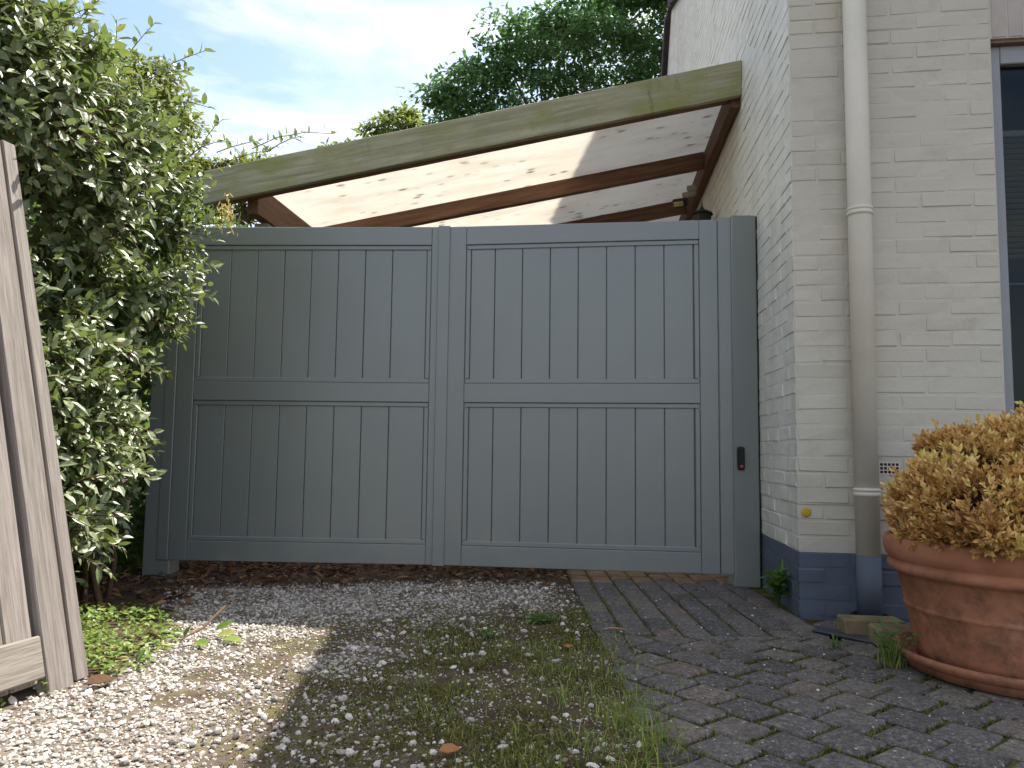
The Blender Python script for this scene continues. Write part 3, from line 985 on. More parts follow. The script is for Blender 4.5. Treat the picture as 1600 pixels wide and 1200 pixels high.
room.box((W0 - .3, -1.55, WZ0 - .52), (W1 + .3, -0.21, WZ0 - .5), 0.002)
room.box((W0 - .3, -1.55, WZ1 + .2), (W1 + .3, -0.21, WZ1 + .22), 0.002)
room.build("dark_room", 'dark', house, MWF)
# roof: two slopes, verge board and tile edge
th = math.atan(SLOPE)
rf = MB()
def slope_slab(s0, z0, s1, z1, x0, x1, t, mb, mi=0):
    n = np.array([-(z1 - z0), (s1 - s0)]); n = n / np.linalg.norm(n)
    P = []
    for (s, z) in ((s0, z0), (s1, z1)):
        for kx in (x0, x1):
            for tt in (0, t):
                P.append((s + n[0] * tt, kx, z + n[1] * tt))
    P = np.array(P)
    Q = [[0, 1, 3, 2], [4, 6, 7, 5], [0, 4, 5, 1], [2, 3, 7, 6], [0, 2, 6, 4], [1, 5, 7, 3]]
    mb.add(P, Q, None, None, mi)
slope_slab(-0.32, EAVE - .32 * SLOPE, RIDGE, EAVE + RIDGE * SLOPE, 0.045, -6.0, 0.12, rf)
slope_slab(RIDGE, roof_z(RIDGE) + .001, SIDE_L + .1, roof_z(SIDE_L + .1), 0.045, -6.0, 0.12, rf)
roof = rf.build("roof", 'rooftile', house, MWS)
sub("gutter", MB().tube([(-0.37, 0.06, EAVE - .16), (-0.37, -6.0, EAVE - .16)], 0.06, 12), 'galv', roof, None, True)
for k in range(28):      # verge tiles along the gable edge
    s0 = -0.30 + k * 0.285
    s1 = s0 + 0.30
    z0_, z1_ = roof_z(s0), roof_z(s1)
    if s0 < RIDGE < s1: continue
    v = MB(); slope_slab(s0, z0_ - .03, s1, z1_ - .01, 0.068, 0.046, 0.15, v)
    sub("verge_tile", v, 'rooftile', roof, None)
# downpipe
def pp(s, y, z): return (s, y, z)
pipe = MB().tube([(0.275, 0.062, 0.284), (0.275, 0.062, 3.6)], 0.050, 28).build("downpipe", 'pipe', house, MWF, True)
sub("painted_foot", MB().tube([(0.275, 0.062, 0.02), (0.275, 0.062, 0.283)], 0.0505, 28), 'pipe_blue', pipe, None, True)
for zc in (0.556, 1.800):
    c = MB().lathe([(0.050, -.022), (0.0555, -.020), (0.0555, -.006), (0.053, -.004), (0.053, .0), (0.0565, .002), (0.0565, .012), (0.050, .014)], 28, Matrix.Translation((0.275, 0.062, zc)))
    c.tube([(0.275, 0.0, zc - .006), (0.275, 0.03, zc - .006)], 0.006, 6)
    sub("collar", c, 'pipe', pipe, None, True)
sub("drain_socket", MB().lathe([(0.055, -.04), (0.075, -.04), (0.078, .018), (0.07, .022), (0.062, .018), (0.058, -.03)], 28, Matrix.Translation((0.275, 0.062, 0.012))), 'darkmetal', pipe, None, True)
# air vent
v = MB()
vs0, vz0, cell = 0.330, 0.628, 0.0165
for a in range(7):
    v.box((vs0 + a * cell, -0.012, vz0), (vs0 + a * cell + 0.005, 0.002, vz0 + 3 * cell + .005), 0.0005)
for b in range(4):
    v.box((vs0 + .001, -0.011, vz0 + b * cell), (vs0 + 6 * cell + .004, 0.001, vz0 + b * cell + 0.005), 0.0005)
vent = v.build("air_vent", 'pipe', house, MWF)
sub("vent_hole", MB().box((vs0 + .001, -0.006, vz0 + .001), (vs0 + 6 * cell + .004, 0.0002, vz0 + 3 * cell + .004), 0.0005), 'black', vent, None)
# yellow disc near the corner
d = MB().lathe([(0.0, .0035), (0.016, .0033), (0.020, .002), (0.020, -.002), (0, -.002)], 20, frame_mw((0.034, 0.004, 0.456), (1, 0, 0), (0, 0, 1), (0, 1, 0)) @ Matrix.Identity(4))
d.build("yellow_disc", 'yellow', house, MWF, True)

# ------------------------------------------------------------------ gate leaves and posts
def gate_leaf(origin, endp, label, side):
    o0, e0 = np.array(origin, float), np.array(endp, float)
    u = e0 - o0; u[2] = 0; L = np.linalg.norm(u); u /= L
    n = np.array([u[1], -u[0], 0])
    root = thing("gate_leaf", tuple(o0), label, "gate", "two leaves of the driveway gate")
    mw = frame_mw((o0[0], o0[1], 0), u, n)
    zb, zt, z1, z2 = 0.057, 2.020, 0.170, 1.910
    zm0, zm1 = 0.984, 1.094
    a, b = 0.102, L - 0.100
    T = 0.058
    bv = 0.003
    u0, u1 = 0.0, L - 0.001
    def P(nm, lo, hi, bb=bv):
        MB().box(lo, hi, bb).build(nm, 'gate', root, mw)
    P("stile", (u0, -T, zb), (a, 0, zt)); P("stile", (b, -T, zb), (u1, 0, zt))
    P("rail", (a + .0004, -T + .001, zb), (b - .0004, -0.0006, z1)); P("rail", (a + .0004, -T + .001, zm0), (b - .0004, -0.0006, zm1)); P("rail", (a + .0004, -T + .001, z2), (b - .0004, -0.0006, zt))
    for (p0, p1) in ((z1, zm0), (zm1, z2)):
        mwid, md = 0.028, -0.007
        P("moulding", (a + .0005, -0.03, p0 + .0005), (b - .0005, md, p0 + mwid), 0.004)
        P("moulding", (a + .0005, -0.03, p1 - mwid), (b - .0005, md, p1 - .0005), 0.004)
        P("moulding", (a + .0005, -0.0302, p0 + mwid), (a + mwid, md - .0003, p1 - mwid), 0.004)
        P("moulding", (b - mwid, -0.0302, p0 + mwid), (b - .0005, md - .0003, p1 - mwid), 0.004)
        x0, x1 = a + mwid, b - mwid
        pw_ = 0.1615
        if side < 0:
            edges = [x0 + pw_ * k for k in range(8)] + [x1]
        else:
            edges = [x0] + [x0 + 0.142 + pw_ * k for k in range(8)]
            edges[-1] = min(edges[-1], x1); 
            if x1 - edges[-1] > 0.012: edges.append(x1)
        for k in range(len(edges) - 1):
            e0_, e1_ = edges[k], edges[k + 1]
            MB().box((e0_ + .0016, -0.034, p0 + mwid * .6), (e1_ - .0016, -0.015 + 0.0006 * ((k * 7) % 3), p1 - mwid * .6), 0.0028).build("plank", 'gate', root, mw)
        MB().box((x0 - .01, -0.046, p0 + .01), (x1 + .01, -0.035, p1 - .01), 0.001).build("backing_panel", 'gate', root, mw)
    if side < 0:      # left leaf: cover strip over the meeting edge, hinge strip at the post
        P("cover_strip", (L - 0.062, 0.0006, zb - 0.004), (L + 0.0075, 0.009, zt + 0.004), 0.003)
        P("light_stop", (L - 0.04, -T - 0.022, zb), (L + 0.03, -T - 0.006, zt - .002), 0.002)  # unseen strip added behind the joint to block light between the leaves
        P("hinge_strip", (-0.068, -T, zb), (-0.003, 0.003, zt + .004), 0.004)
    else:
        P("hinge_strip", (L + 0.002, -T, zb), (L + 0.074, 0.003, zt + .012), 0.004)
    return root
gl = np.array([-1.974, 4.540, 0]); gc = np.array([-0.381, 4.470, 0]); gr = np.array([1.142, 4.260, 0])
gate_leaf(gl, gc, "left gate leaf of grey vertical planks beside the leafy hedge", -1)
gate_leaf(gc + np.array([0.0025, -0.0003, 0]), gr, "right gate leaf of grey vertical planks next to the house post", 1)

pr = thing("gate_post", (1.28, 4.3, 0), "grey gate post against the cream house wall, with black keypad on it", "post", "posts of the driveway gate")
MB().box((1.213, 4.236, -0.01), (1.352, 4.37, 2.040), 0.006).build("post_body", 'gate', pr)
MB().box((1.3545, 4.25, -0.01), (1.362, 4.37, 2.038), 0.001).build("gap_shade", 'black', pr)  # black strip painting the shade in the gap between post and wall
pl = thing("gate_post", (-2.04, 4.55, -0.05), "grey gate post half hidden by the leafy hedge", "post", "posts of the driveway gate")
MB().box((-2.125, 4.545, -0.12), (-1.968, 4.69, 2.022), 0.006).build("post_body", 'gate', pl)
# keypad
kp = thing("gate_keypad", (1.245, 4.23, 0.69), "slim black keypad with a red light on the grey gate post", "keypad")
MB().box((1.229, 4.212, 0.622), (1.268, 4.2355, 0.748), 0.008).build("casing", 'black', kp)
MB().box((1.234, 4.2095, 0.670), (1.263, 4.2145, 0.735), 0.003).build("key_field", 'darkmetal', kp)
kpb = MB(); V, Q = lathe([(0, .004), (0.008, .0035), (0.010, 0), (0.010, -.003)], 16)
kpb.add(V, Q, None, frame_mw((1.2495, 4.212, 0.640), (1, 0, 0), (0, 0, 1), (0, -1, 0)))
kpb.build("red_light", 'red', kp, None, True)

# ------------------------------------------------------------------ carport
ub = np.array([-math.cos(YS), math.sin(YS), 0])      # along the beam, away from the house
B0 = np.array([1.396, 4.609, 0])
sl = 0.1785
wb = norm(np.array([0, 0, 1.0]) + 0)                 # plumb cut ends
carport = thing("carport", (-0.3, 5.6, 0), "lean-to carport with mossy timber fascia and pale plastic roof sheets", "carport")
def beam_pts(s0, s1, off, zbot, h, t, z_at=None):
    """sloping plank along ub from s0 to s1, depth t backwards from off; returns 8 corners"""
    P = []
    for s in (s0, s1):
        for dy in (0, t):
            for dz in (0, h):
                p = B0 + ub * s + US * (off + dy)
                P.append((p[0], p[1], zbot - sl * s + dz))
    return np.array(P)
BQ = [[0, 2, 3, 1], [4, 5, 7, 6], [0, 4, 6, 2], [1, 3, 7, 5], [0, 1, 5, 4], [2, 6, 7, 3]]
def sloped_beam(name, s0, s1, off, zbot, h, t, mat, wob=0.0):
    """beam with its own frame so that grain follows its length; subdivided for slight wobble"""
    Lb = math.hypot(s1 - s0, sl * (s1 - s0))
    d = np.array([ub[0], ub[1], -sl]); d /= np.linalg.norm(d)
    o0 = B0 + ub * s0 + US * off; o0[2] = zbot - sl * s0
    w = np.cross(d, -US) ; w /= np.linalg.norm(w)
    if w[2] < 0: w = -w
    mw = frame_mw(o0, d, np.cross(w, d), w)
    inv = np.array(mw.inverted())
    N = 24
    V = []
    for i in range(N + 1):
        s = s0 + (s1 - s0) * i / N
        for dy, dz in ((0, 0.004), (0.004, 0), (t - .004, 0), (t, .004), (t, h - .004), (t - .004, h), (.004, h), (0, h - .004)):
            p = B0 + ub * s + US * (off + dy)
            jz = wob * (random.random() - .5) if dz in (0, h) else 0
            V.append((p[0], p[1], zbot - sl * s + dz + jz))
    V = np.array(V); V = V @ inv[:3, :3].T + inv[:3, 3]
    Q = []
    for i in range(N):
        for k in range(8):
            k2 = (k + 1) % 8
            Q.append([i * 8 + k, i * 8 + k2, (i + 1) * 8 + k2, (i + 1) * 8 + k])
    caps = [list(range(8))[::-1], [N * 8 + k for k in range(8)]]
    capq = []
    for c in caps:
        capq += [[c[0], c[1], c[2], c[3]], [c[0], c[3], c[4], c[7]], [c[4], c[5], c[6], c[7]]]
    me = mesh_from(name, V, [np.array(Q + capq)], mat)
    o = link(name, me, carport, mw)
    return o
FZ = 2.915
fascia = sloped_beam("fascia_board", 0.0, 3.46, 0.0, FZ, 0.225, 0.042, 'fascia', 0.003)
RH = 0.125
for k, off in enumerate((0.06, 1.17, 2.30, 3.40, 4.45)):
    sloped_beam("rafter", 0.068, 3.17 if k else 3.40, off, FZ - 0.012 + (0.02 if k == 0 else 0), RH - (0.02 if k == 0 else 0), 0.062, 'rafter', 0.002)
# ledger on the house wall and the outer beam, both running back
MB().box((1.328 + .02, 4.66, 2.868), (1.388 + .02, 9.4, 3.035), 0.004)
def yb(name, s, dz0, dz1, w, y0, y1, mat):
    mw = frame_mw((B0 + ub * s)[:3] + np.array([0, 0, FZ - sl * s]), ub, US)
    # local x along -beam, y along the wall
    MB().box((0, y0, dz0), (w, y1, dz1), 0.004).build(name, mat, carport, mw)
yb("wall_ledger", 0.004, -0.055, 0.10, 0.060, 0.05, 4.7, 'rafter_y')
yb("outer_beam", 3.14, -0.09, 0.112, 0.075, 0.125, 4.7, 'rafter_y')
for yy in (0.32, 4.3):
    p = B0 + ub * 3.18 + US * yy
    MB().box((p[0] - .05, p[1] - .05, -0.1), (p[0] + .05, p[1] + .05, FZ - sl * 3.18 - .104), 0.004).build("post", 'greywood', carport)
# roof sheets, in strips between the rafters
d = np.array([ub[0], ub[1], -sl]); d /= np.linalg.norm(d)
o0 = B0 + ub * 0.01; o0[2] = FZ + RH - 0.004
mwp = frame_mw(o0, d, US, np.cross(d, US) if np.cross(d, US)[2] > 0 else -np.cross(d, US))
offs = [0.046, 1.20, 2.33, 3.43, 4.60]
for k in range(4):
    N = 40
    V, Q = [], []
    y0, y1 = offs[k] + .002, offs[k + 1] - .002
    xs_ = np.linspace(0.0, 3.24, N)
    for i, x in enumerate(xs_):
        sag = 0.006 * math.sin(x * 4.1 + k)
        for yy, zz in ((y0, 0.0), ((y0 + y1) / 2, -0.004), (y1, 0.0), (y1, 0.010), ((y0 + y1) / 2, 0.006), (y0, 0.010)):
            V.append((x, yy, zz + sag * (1 if yy not in (y0, y1) else 0)))
    for i in range(N - 1):
        for j in range(6):
            j2 = (j + 1) % 6
            Q.append([i * 6 + j, i * 6 + j2, (i + 1) * 6 + j2, (i + 1) * 6 + j])
    for b_, f_ in ((0, 1), ((N - 1) * 6, -1)):
        Q.append([b_ + 0, b_ + 1, b_ + 4, b_ + 5][::f_]); Q.append([b_ + 1, b_ + 2, b_ + 3, b_ + 4][::f_])
    link("roof_sheet", mesh_from("roof_sheet", V, [np.array(Q)], 'poly'), carport, mwp)

# ------------------------------------------------------------------ lamps behind the gate
fl = thing("floodlight", (1.30, 5.95, 2.62), "small floodlight with a bracket under the carport roof", "lamp")
fp = np.array([1.27, 5.80, 2.615])
mwl = Matrix.Translation(tuple(fp)) @ Matrix.Rotation(R(-28), 4, 'Z') @ Matrix.Rotation(R(20), 4, 'X')
MB().box((-0.055, -0.02, -0.035), (0.055, 0.045, 0.035), 0.01).build("housing", 'darkmetal', fl, mwl)
MB().box((-0.042, -0.024, -0.026), (0.030, -0.0185, 0.012), 0.003).build("lens", 'lens', fl, mwl)
MB().box((0.02, 0.0, 0.036), (0.12, 0.05, 0.075), 0.008).box((0.06, 0.0, 0.0755), (0.125, 0.045, 0.12), 0.008).build("bracket", 'soffit', fl, mwl)
wlp = np.array([1.508, 5.633, 2.43])
wlamp = thing("wall_lantern", tuple(wlp), "black wall lantern on the cream side wall just above the gate", "lamp")
lm = MB().lathe([(0.0, .105), (0.012, .10), (0.02, .085), (0.075, .055), (0.085, .045), (0.08, .04)], 8, Matrix.Translation((wlp[0] - .11, wlp[1], wlp[2])))
lm.tube([(wlp[0] - .11, wlp[1], wlp[2] + .10), (wlp[0] - .11, wlp[1], wlp[2] + .15)], [0.007, 0.002], 6)
lm.build("cap", 'darkmetal', wlamp)
MB().lathe([(0.072, .042), (0.045, -.10), (0.0, -.105)], 6, Matrix.Translation((wlp[0] - .11, wlp[1], wlp[2]))).build("lantern_body", 'darkmetal', wlamp)
MB().tube([(wlp[0] + .01, wlp[1], wlp[2] - .06), (wlp[0] - .05, wlp[1], wlp[2] - .09), (wlp[0] - .11, wlp[1], wlp[2] - .10)], 0.01, 8).box((wlp[0] - .012, wlp[1] - .035, wlp[2] - .12), (wlp[0] + .01, wlp[1] + .035, wlp[2] - .01), 0.004).build("wall_arm", 'darkmetal', wlamp)

# ------------------------------------------------------------------ leaning wooden fence panel at the left
fb = np.array([-1.297, 2.474, 0.0])                   # far bottom end
fdir = norm(np.array([0.245, 0.97, 0]))
fence = thing("wooden_gate", (-1.36, 2.25, 0), "weathered grey wooden gate leaning at the left edge, boards and rail", "gate")
lean = R(13.7)
fn = np.array([fdir[1], -fdir[0], 0])
w_ = norm(np.array([0, 0, 1.0]) * math.cos(lean) - fn * math.sin(lean))
n_ = np.cross(w_, fdir) * -1
n_ = norm(np.cross(fdir, w_))
mwf = frame_mw(fb, -fdir, n_, w_)                     # local x runs back towards the camera
HF = 1.80
def fbx(nm, lo, hi, b=0.004, mt='greywood'):
    MB().box(lo, hi, b).build(nm, mt, fence, mwf)
fbx("batten", (0.0, -0.050, 0.0), (0.052, -0.004, HF - 0.01))
fbx("stile", (0.074, -0.036, -0.015), (0.168, 0.010, HF))
fbx("rear_lath", (0.05, -0.075, 0.01), (0.09, -0.055, HF - .03))
x = 0.181
for k in range(9):
    fbx("board", (x, -0.030, 0.03), (x + 0.092, -0.008 + 0.002 * (k % 2), HF - 0.02)); x += 0.0975
fbx("bottom_rail", (0.186, -0.007, 0.045), (1.05, 0.028, 0.165), 0.005, 'greywood_h')
fbx("top_rail", (0.186, -0.007, HF - .20), (1.05, 0.028, HF - .08), 0.005, 'greywood_h')
MB().tube([(0.178, -0.004, 0.150), (0.178, -0.004, 0.115)], 0.009, 8).box((0.170, -.012, .10), (0.184, .006, .165), .003).build("hinge", 'darkmetal', fence, mwf)

# ------------------------------------------------------------------ foliage helpers
def shoots(P, D, leaves, L, r, spread=0.9, upn=0.6, Lsd=0.2, stem=0.2, ratio=0.46, taper=0.35):
    """leaves set along shoots. P: start points, D: directions. Returns leaf arrays and stem polylines"""
    lp, la, ln, ll, lr, stems = [], [], [], [], [], []
    for p, d in zip(P, D):
        n = leaves + r.randint(-2, 3)
        slen = stem * r.uniform(0.7, 1.3)
        bend = np.array([0, 0, -0.25]) * r.uniform(0, 1.2) + r.normal(0, 0.12, 3)
        u = norm(np.cross(d, r.normal(size=3)))
        v = np.cross(d, u)
        pts = []
        shoot_tone = r.rand()
        for k in range(n):
            t = (k + 0.5) / n
            q = p + d * slen * t + bend * slen * t * t
            a = k * 2.4 + r.uniform(-.3, .3)
            side = math.cos(a) * u + math.sin(a) * v
            ax = norm(d * (0.35 + 0.7 * t) + side * spread + np.array([0, 0, -0.10]))
            nn = norm(np.array([0, 0, 1.0]) * upn + d * 0.75 + r.normal(0, 0.30, 3))
            lp.append(q); la.append(ax); ln.append(nn)
            ll.append(L * (1 - taper * t) * np.exp(r.normal(0, Lsd)))
            lr.append(0.55 * shoot_tone + 0.45 * r.rand())
        pts = [p + d * slen * t + bend * slen * t * t for t in (0, .35, .7, 1)]
        stems.append(pts)
    return (np.array(lp), np.array(la), np.array(ln), np.array(ll), np.array(lr)), stems

def lobes_surface(lobes, n, r, shell=(0.82, 1.0)):
    """points spread on the outside of a union of ellipsoids, with outward normals"""
    C = np.array([l[0] for l in lobes]); Rr = np.array([l[1] for l in lobes])
    area = (Rr.prod(1) ** (2 / 3)); area /= area.sum()
    idx = r.choice(len(lobes), n * 3, p=area)
    d = rand_dirs(n * 3, r)
    P = C[idx] + d * Rr[idx] * r.uniform(*shell, (n * 3, 1))
    N = norm(d / Rr[idx])
    inside = np.zeros(len(P), bool)
    for k in range(len(lobes)):
        q = (((P - C[k]) / Rr[k]) ** 2).sum(1)
        inside |= (q < 0.72) & (idx != k)
    P, N = P[~inside][:n], N[~inside][:n]
    return P, N

# ------------------------------------------------------------------ big evergreen shrub at the left
r = np.random.RandomState(17)
hedge_lobes = [((-2.42, 3.35, 1.20), (0.62, 0.85, 1.15)), ((-2.14, 3.42, 1.98), (0.46, 0.60, 0.42)), ((-1.99, 3.95, 1.98), (0.30, 0.38, 0.36)),
               ((-2.22, 2.88, 2.12), (0.52, 0.48, 0.50)), ((-2.08, 3.72, 0.85), (0.30, 0.42, 0.45)), ((-2.20, 3.05, 1.05), (0.40, 0.45, 0.50)),
               ((-1.99, 3.82, 1.45), (0.26, 0.34, 0.42)), ((-2.75, 3.2, 2.2), (0.6, 0.7, 0.6)), ((-2.10, 3.60, 0.45), (0.25, 0.34, 0.27)), ((-2.02, 3.25, 0.55), (0.22, 0.35, 0.36))]
shrub = thing("evergreen_shrub", (-2.3, 3.4, -0.03), "large silvery leaved evergreen shrub overhanging the left side of the gate", "shrub")
P, N = lobes_surface(hedge_lobes, 3800, r)
vis = ((N @ np.array([0.75, -0.62, 0.15])) > -0.25) & (P[:, 2] > 0.14)
P, N = P[vis], N[vis]
hol = fbm(P[:, 1] * 1.0 + P[:, 0], P[:, 2], 3.6, 19)
keeph = (hol > 0.40) | (P[:, 2] > 2.1)
P, N, hol = P[keeph], N[keeph], hol[keeph]
P = P + N * ((hol - 0.5) * 0.22)[:, None]
D = norm(N * 0.8 + np.array([0.15, -0.12, 0.22]) + r.normal(0, 0.34, N.shape))
la, stems = shoots(P - D * 0.07, D, 12, 0.071, r, 0.9, 0.55, 0.24, 0.22)
# drooping sprays that hang in front of the gate and against the sky
spec = [((-1.83, 3.95, 1.78), (0.9, 0.02, -0.02), 0.34, 13), ((-1.80, 4.0, 1.88), (0.85, 0.1, 0.15), 0.28, 11), ((-1.86, 3.9, 1.62), (0.85, -0.1, -0.12), 0.30, 12), ((-1.88, 3.92, 1.42), (0.8, 0.0, -0.1), 0.24, 10),
        ((-1.95, 3.85, 1.22), (0.85, 0.0, 0.1), 0.26, 10), ((-2.0, 3.75, 0.70), (0.9, 0.05, 0.1), 0.44, 13), ((-1.98, 3.72, 0.66), (0.8, -.2, -0.05), 0.36, 12), ((-2.02, 3.7, 0.50), (0.7, -.2, -.25), 0.30, 10),
        ((-2.0, 3.62, 0.34), (0.6, -.3, -.1), 0.26, 9), ((-2.02, 3.68, 0.26), (0.8, -.2, 0.05), 0.24, 9),
        ((-1.62, 4.10, 2.26), (0.90, 0.05, 0.42), 0.38, 8), ((-1.36, 4.12, 2.37), (0.88, 0.05, 0.50), 0.42, 9), ((-1.70, 4.0, 2.28), (0.35, 0, 0.95), 0.30, 9), ((-1.75, 3.9, 2.35), (0.5, 0, 0.8), 0.28, 9),
        ((-1.9, 3.5, 2.45), (0.4, 0, 0.9), 0.32, 10), ((-1.75, 3.5, 2.4), (0.7, 0.1, 0.5), 0.32, 10), ((-2.05, 3.2, 2.5), (0.25, 0, 0.95), 0.30, 10), ((-1.9, 3.1, 2.45), (0.6, 0, 0.7), 0.34, 11),
        ((-1.8, 3.75, 2.38), (0.75, 0.1, 0.55), 0.34, 10), ((-2.1, 2.9, 2.55), (0.3, 0, 0.9), 0.30, 10)]
parts_ = [la]
for p, d, ln_, nl in spec:
    for j in range(2):
        a, st = shoots([np.array(p) + r.normal(0, .03, 3)], [norm(np.array(d) + r.normal(0, .12, 3))], int(nl * 1.5), 0.066, r, 0.95, 0.6, 0.2, ln_ * .85, .46, .2)
        parts_.append(a); stems += st
LA = [np.concatenate([q[k] for q in parts_]) for k in range(5)]
# young shoots at the top are paler
LA[4] = np.clip(LA[4] * 0.80 + 0.35 * sstep(2.0, 2.55, LA[0][:, 2]) - 0.05, 0, 0.97)
yl = r.rand(len(LA[4])) < 0.006
LA[4][yl] = 1.0
# biggest leaves towards the viewer become single parts
camv = np.array([0, 0, 0.72])
dist = np.linalg.norm(LA[0] - camv, axis=1)
face = np.abs((norm(LA[2]) * norm(camv - LA[0])).sum(1)) + 0.2
depth_in = np.min([(((LA[0] - np.array(c)) / np.array(s)) ** 2).sum(1) for c, s in hedge_lobes], axis=0)
pxx = 800 + 1210 * LA[0][:, 0] / LA[0][:, 1]
score = LA[3] ** 2 * face / dist ** 2 * (depth_in > 1.0) * (pxx > 70)
order = np.argsort(-score)
big, restl = order[:290], order[290:]
link("foliage", leaf_mesh("foliage", *[a[restl] for a in LA[:3]], LA[3][restl], LA[3][restl] * 0.52, LA[4][restl], 'elaeagnus'), shrub)["kind"] = "stuff"
tones = [0.1, 0.3, 0.5, 0.62, 0.75, 0.88, 1.0]
lm_cache = []
for tn in tones:
    V, F, rn = leaf_arrays(np.zeros((1, 3)), [[1, 0, 0]], [[0, 0, 1]], 1.0, 0.52, np.array([tn]))
    lm_cache.append(mesh_from("leaf", V, [F], 'elaeagnus', rn))
for i in big:
    A = norm(LA[1][i]); Nn = LA[2][i] - (LA[2][i] @ A) * A; Nn = norm(Nn); B = np.cross(Nn, A)
    mw = Matrix((A, B, Nn)).transposed().to_4x4() @ Matrix.Scale(LA[3][i], 4)
    mw.translation = Vector(LA[0][i])
    k = int(np.argmin([abs(t - LA[4][i]) for t in tones]))
    link("leaf", lm_cache[k], shrub, mw)
# inner leaves and wood
P2, N2 = lobes_surface(hedge_lobes, 9000, r, (0.45, 0.86))
P2 = P2[P2[:, 2] > 0.2]
n2 = len(P2)
link("inner_foliage", leaf_mesh("inner_foliage", P2, rand_dirs(n2, r), rand_dirs(n2, r) + np.array([0, 0, .5]), 0.085 * np.exp(r.normal(0, .2, n2)), 0.042, r.rand(n2) * 0.25, 'elaeagnus'), shrub)["kind"] = "stuff"  # low tones paint the shade inside the shrub into these leaves
st = MB()
for pts in stems:
    st.tube(pts, [0.0032, 0.0028, 0.0022, 0.0014], 4, False)
for k in range(46):
    c, s = hedge_lobes[k % len(hedge_lobes)]
    base = np.array([-2.25 + r.normal(0, .18), 3.4 + r.normal(0, .30), -0.05])
    tip = np.array(c) + rand_dirs(1, r)[0] * np.array(s) * 0.85
    mid = (base + tip) / 2 + r.normal(0, .08, 3)
    st.tube([base, (base + mid) / 2 + r.normal(0, .03, 3), mid, (mid + tip) / 2 + r.normal(0, .04, 3), tip], [0.016, 0.013, 0.010, 0.007, 0.003], 6, False)
st.build("branches", 'twig', shrub, None, True)
# a clump of dry seed tassels
cp = np.array([-1.57, 4.12, 1.98])
n3 = 60
pp_ = cp + r.normal(0, 1, (n3, 3)) * np.array([.025, .02, .07])
link("dry_tassel", leaf_mesh("dry_tassel", pp_, rand_dirs(n3, r) + np.array([0, 0, -1.2]), rand_dirs(n3, r), 0.035, 0.010, r.uniform(.7, 1, n3), 'deadleaf'), shrub)["kind"] = "stuff"

# ivy / shade hedge behind the shrub, and behind the gate
def leafy_mass(name, lobes, n, L, mat, label, cat, seed, base, thick=(0.75, 1.0), group=None, trunk=True):
    r = np.random.RandomState(seed)
    root = thing(name, base, label, cat, group)
    P, N = lobes_surface(lobes, n, r, thick)
    n = len(P)
    A = norm(N * 0.5 + rand_dirs(n, r) + np.array([0, 0, -.3]))
    link("crown", leaf_mesh("crown", P, A, N * 0.8 + rand_dirs(n, r) * .6 + np.array([0, 0, .4]), L * np.exp(r.normal(0, .25, n)), L * 0.62, r.rand(n), mat), root)["kind"] = "stuff"
    if trunk:
        tb = MB()
        for k in range(7):
            c, s = lobes[k % len(lobes)]
            tip = np.array(c) + rand_dirs(1, r)[0] * np.array(s) * .7
            b0 = np.array(base) + r.normal(0, .08, 3) * np.array([1, 1, 0])
            md = (b0 + tip) / 2 + r.normal(0, .1, 3)
            tb.tube([b0, md, tip], [0.03, 0.02, 0.006], 6, False)
        tb.build("trunk", 'bark', root, None, True)
    return root
leafy_mass("ivy_hedge", [((-3.2, 3.2, 1.1), (0.65, 1.6, 1.5)), ((-3.1, 4.6, 1.2), (0.8, 0.7, 1.4)), ((-2.75, 4.9, 0.9), (0.6, 0.35, 1.1)), ((-3.0, 2.3, 1.3), (.6, .7, 1.3)), ((-2.75, 3.3, .9), (.35, 1.0, .9)), ((-2.55, 4.78, .45), (.5, .22, .6)), ((-2.45, 4.3, .25), (.25, .3, .3)), ((-2.75, 5.1, .9), (.75, .25, 1.0))], 34000, 0.07, 'ivy', "dark ivy hedge in the shade behind the silvery shrub", "hedge", 41, (-3.2, 3.6, -0.05))
leafy_mass("ivy_bush", [((-2.45, 6.2, 1.5), (0.6, 0.9, 1.15)), ((-2.40, 5.5, 1.6), (0.50, 0.45, 1.05)), ((-2.2, 7.4, 1.6), (0.6, 0.7, 1.1))], 7000, 0.055, 'ivy', "bright green ivy bush peeping out under the carport beam", "bush", 42, (-2.45, 6.1, -0.05))

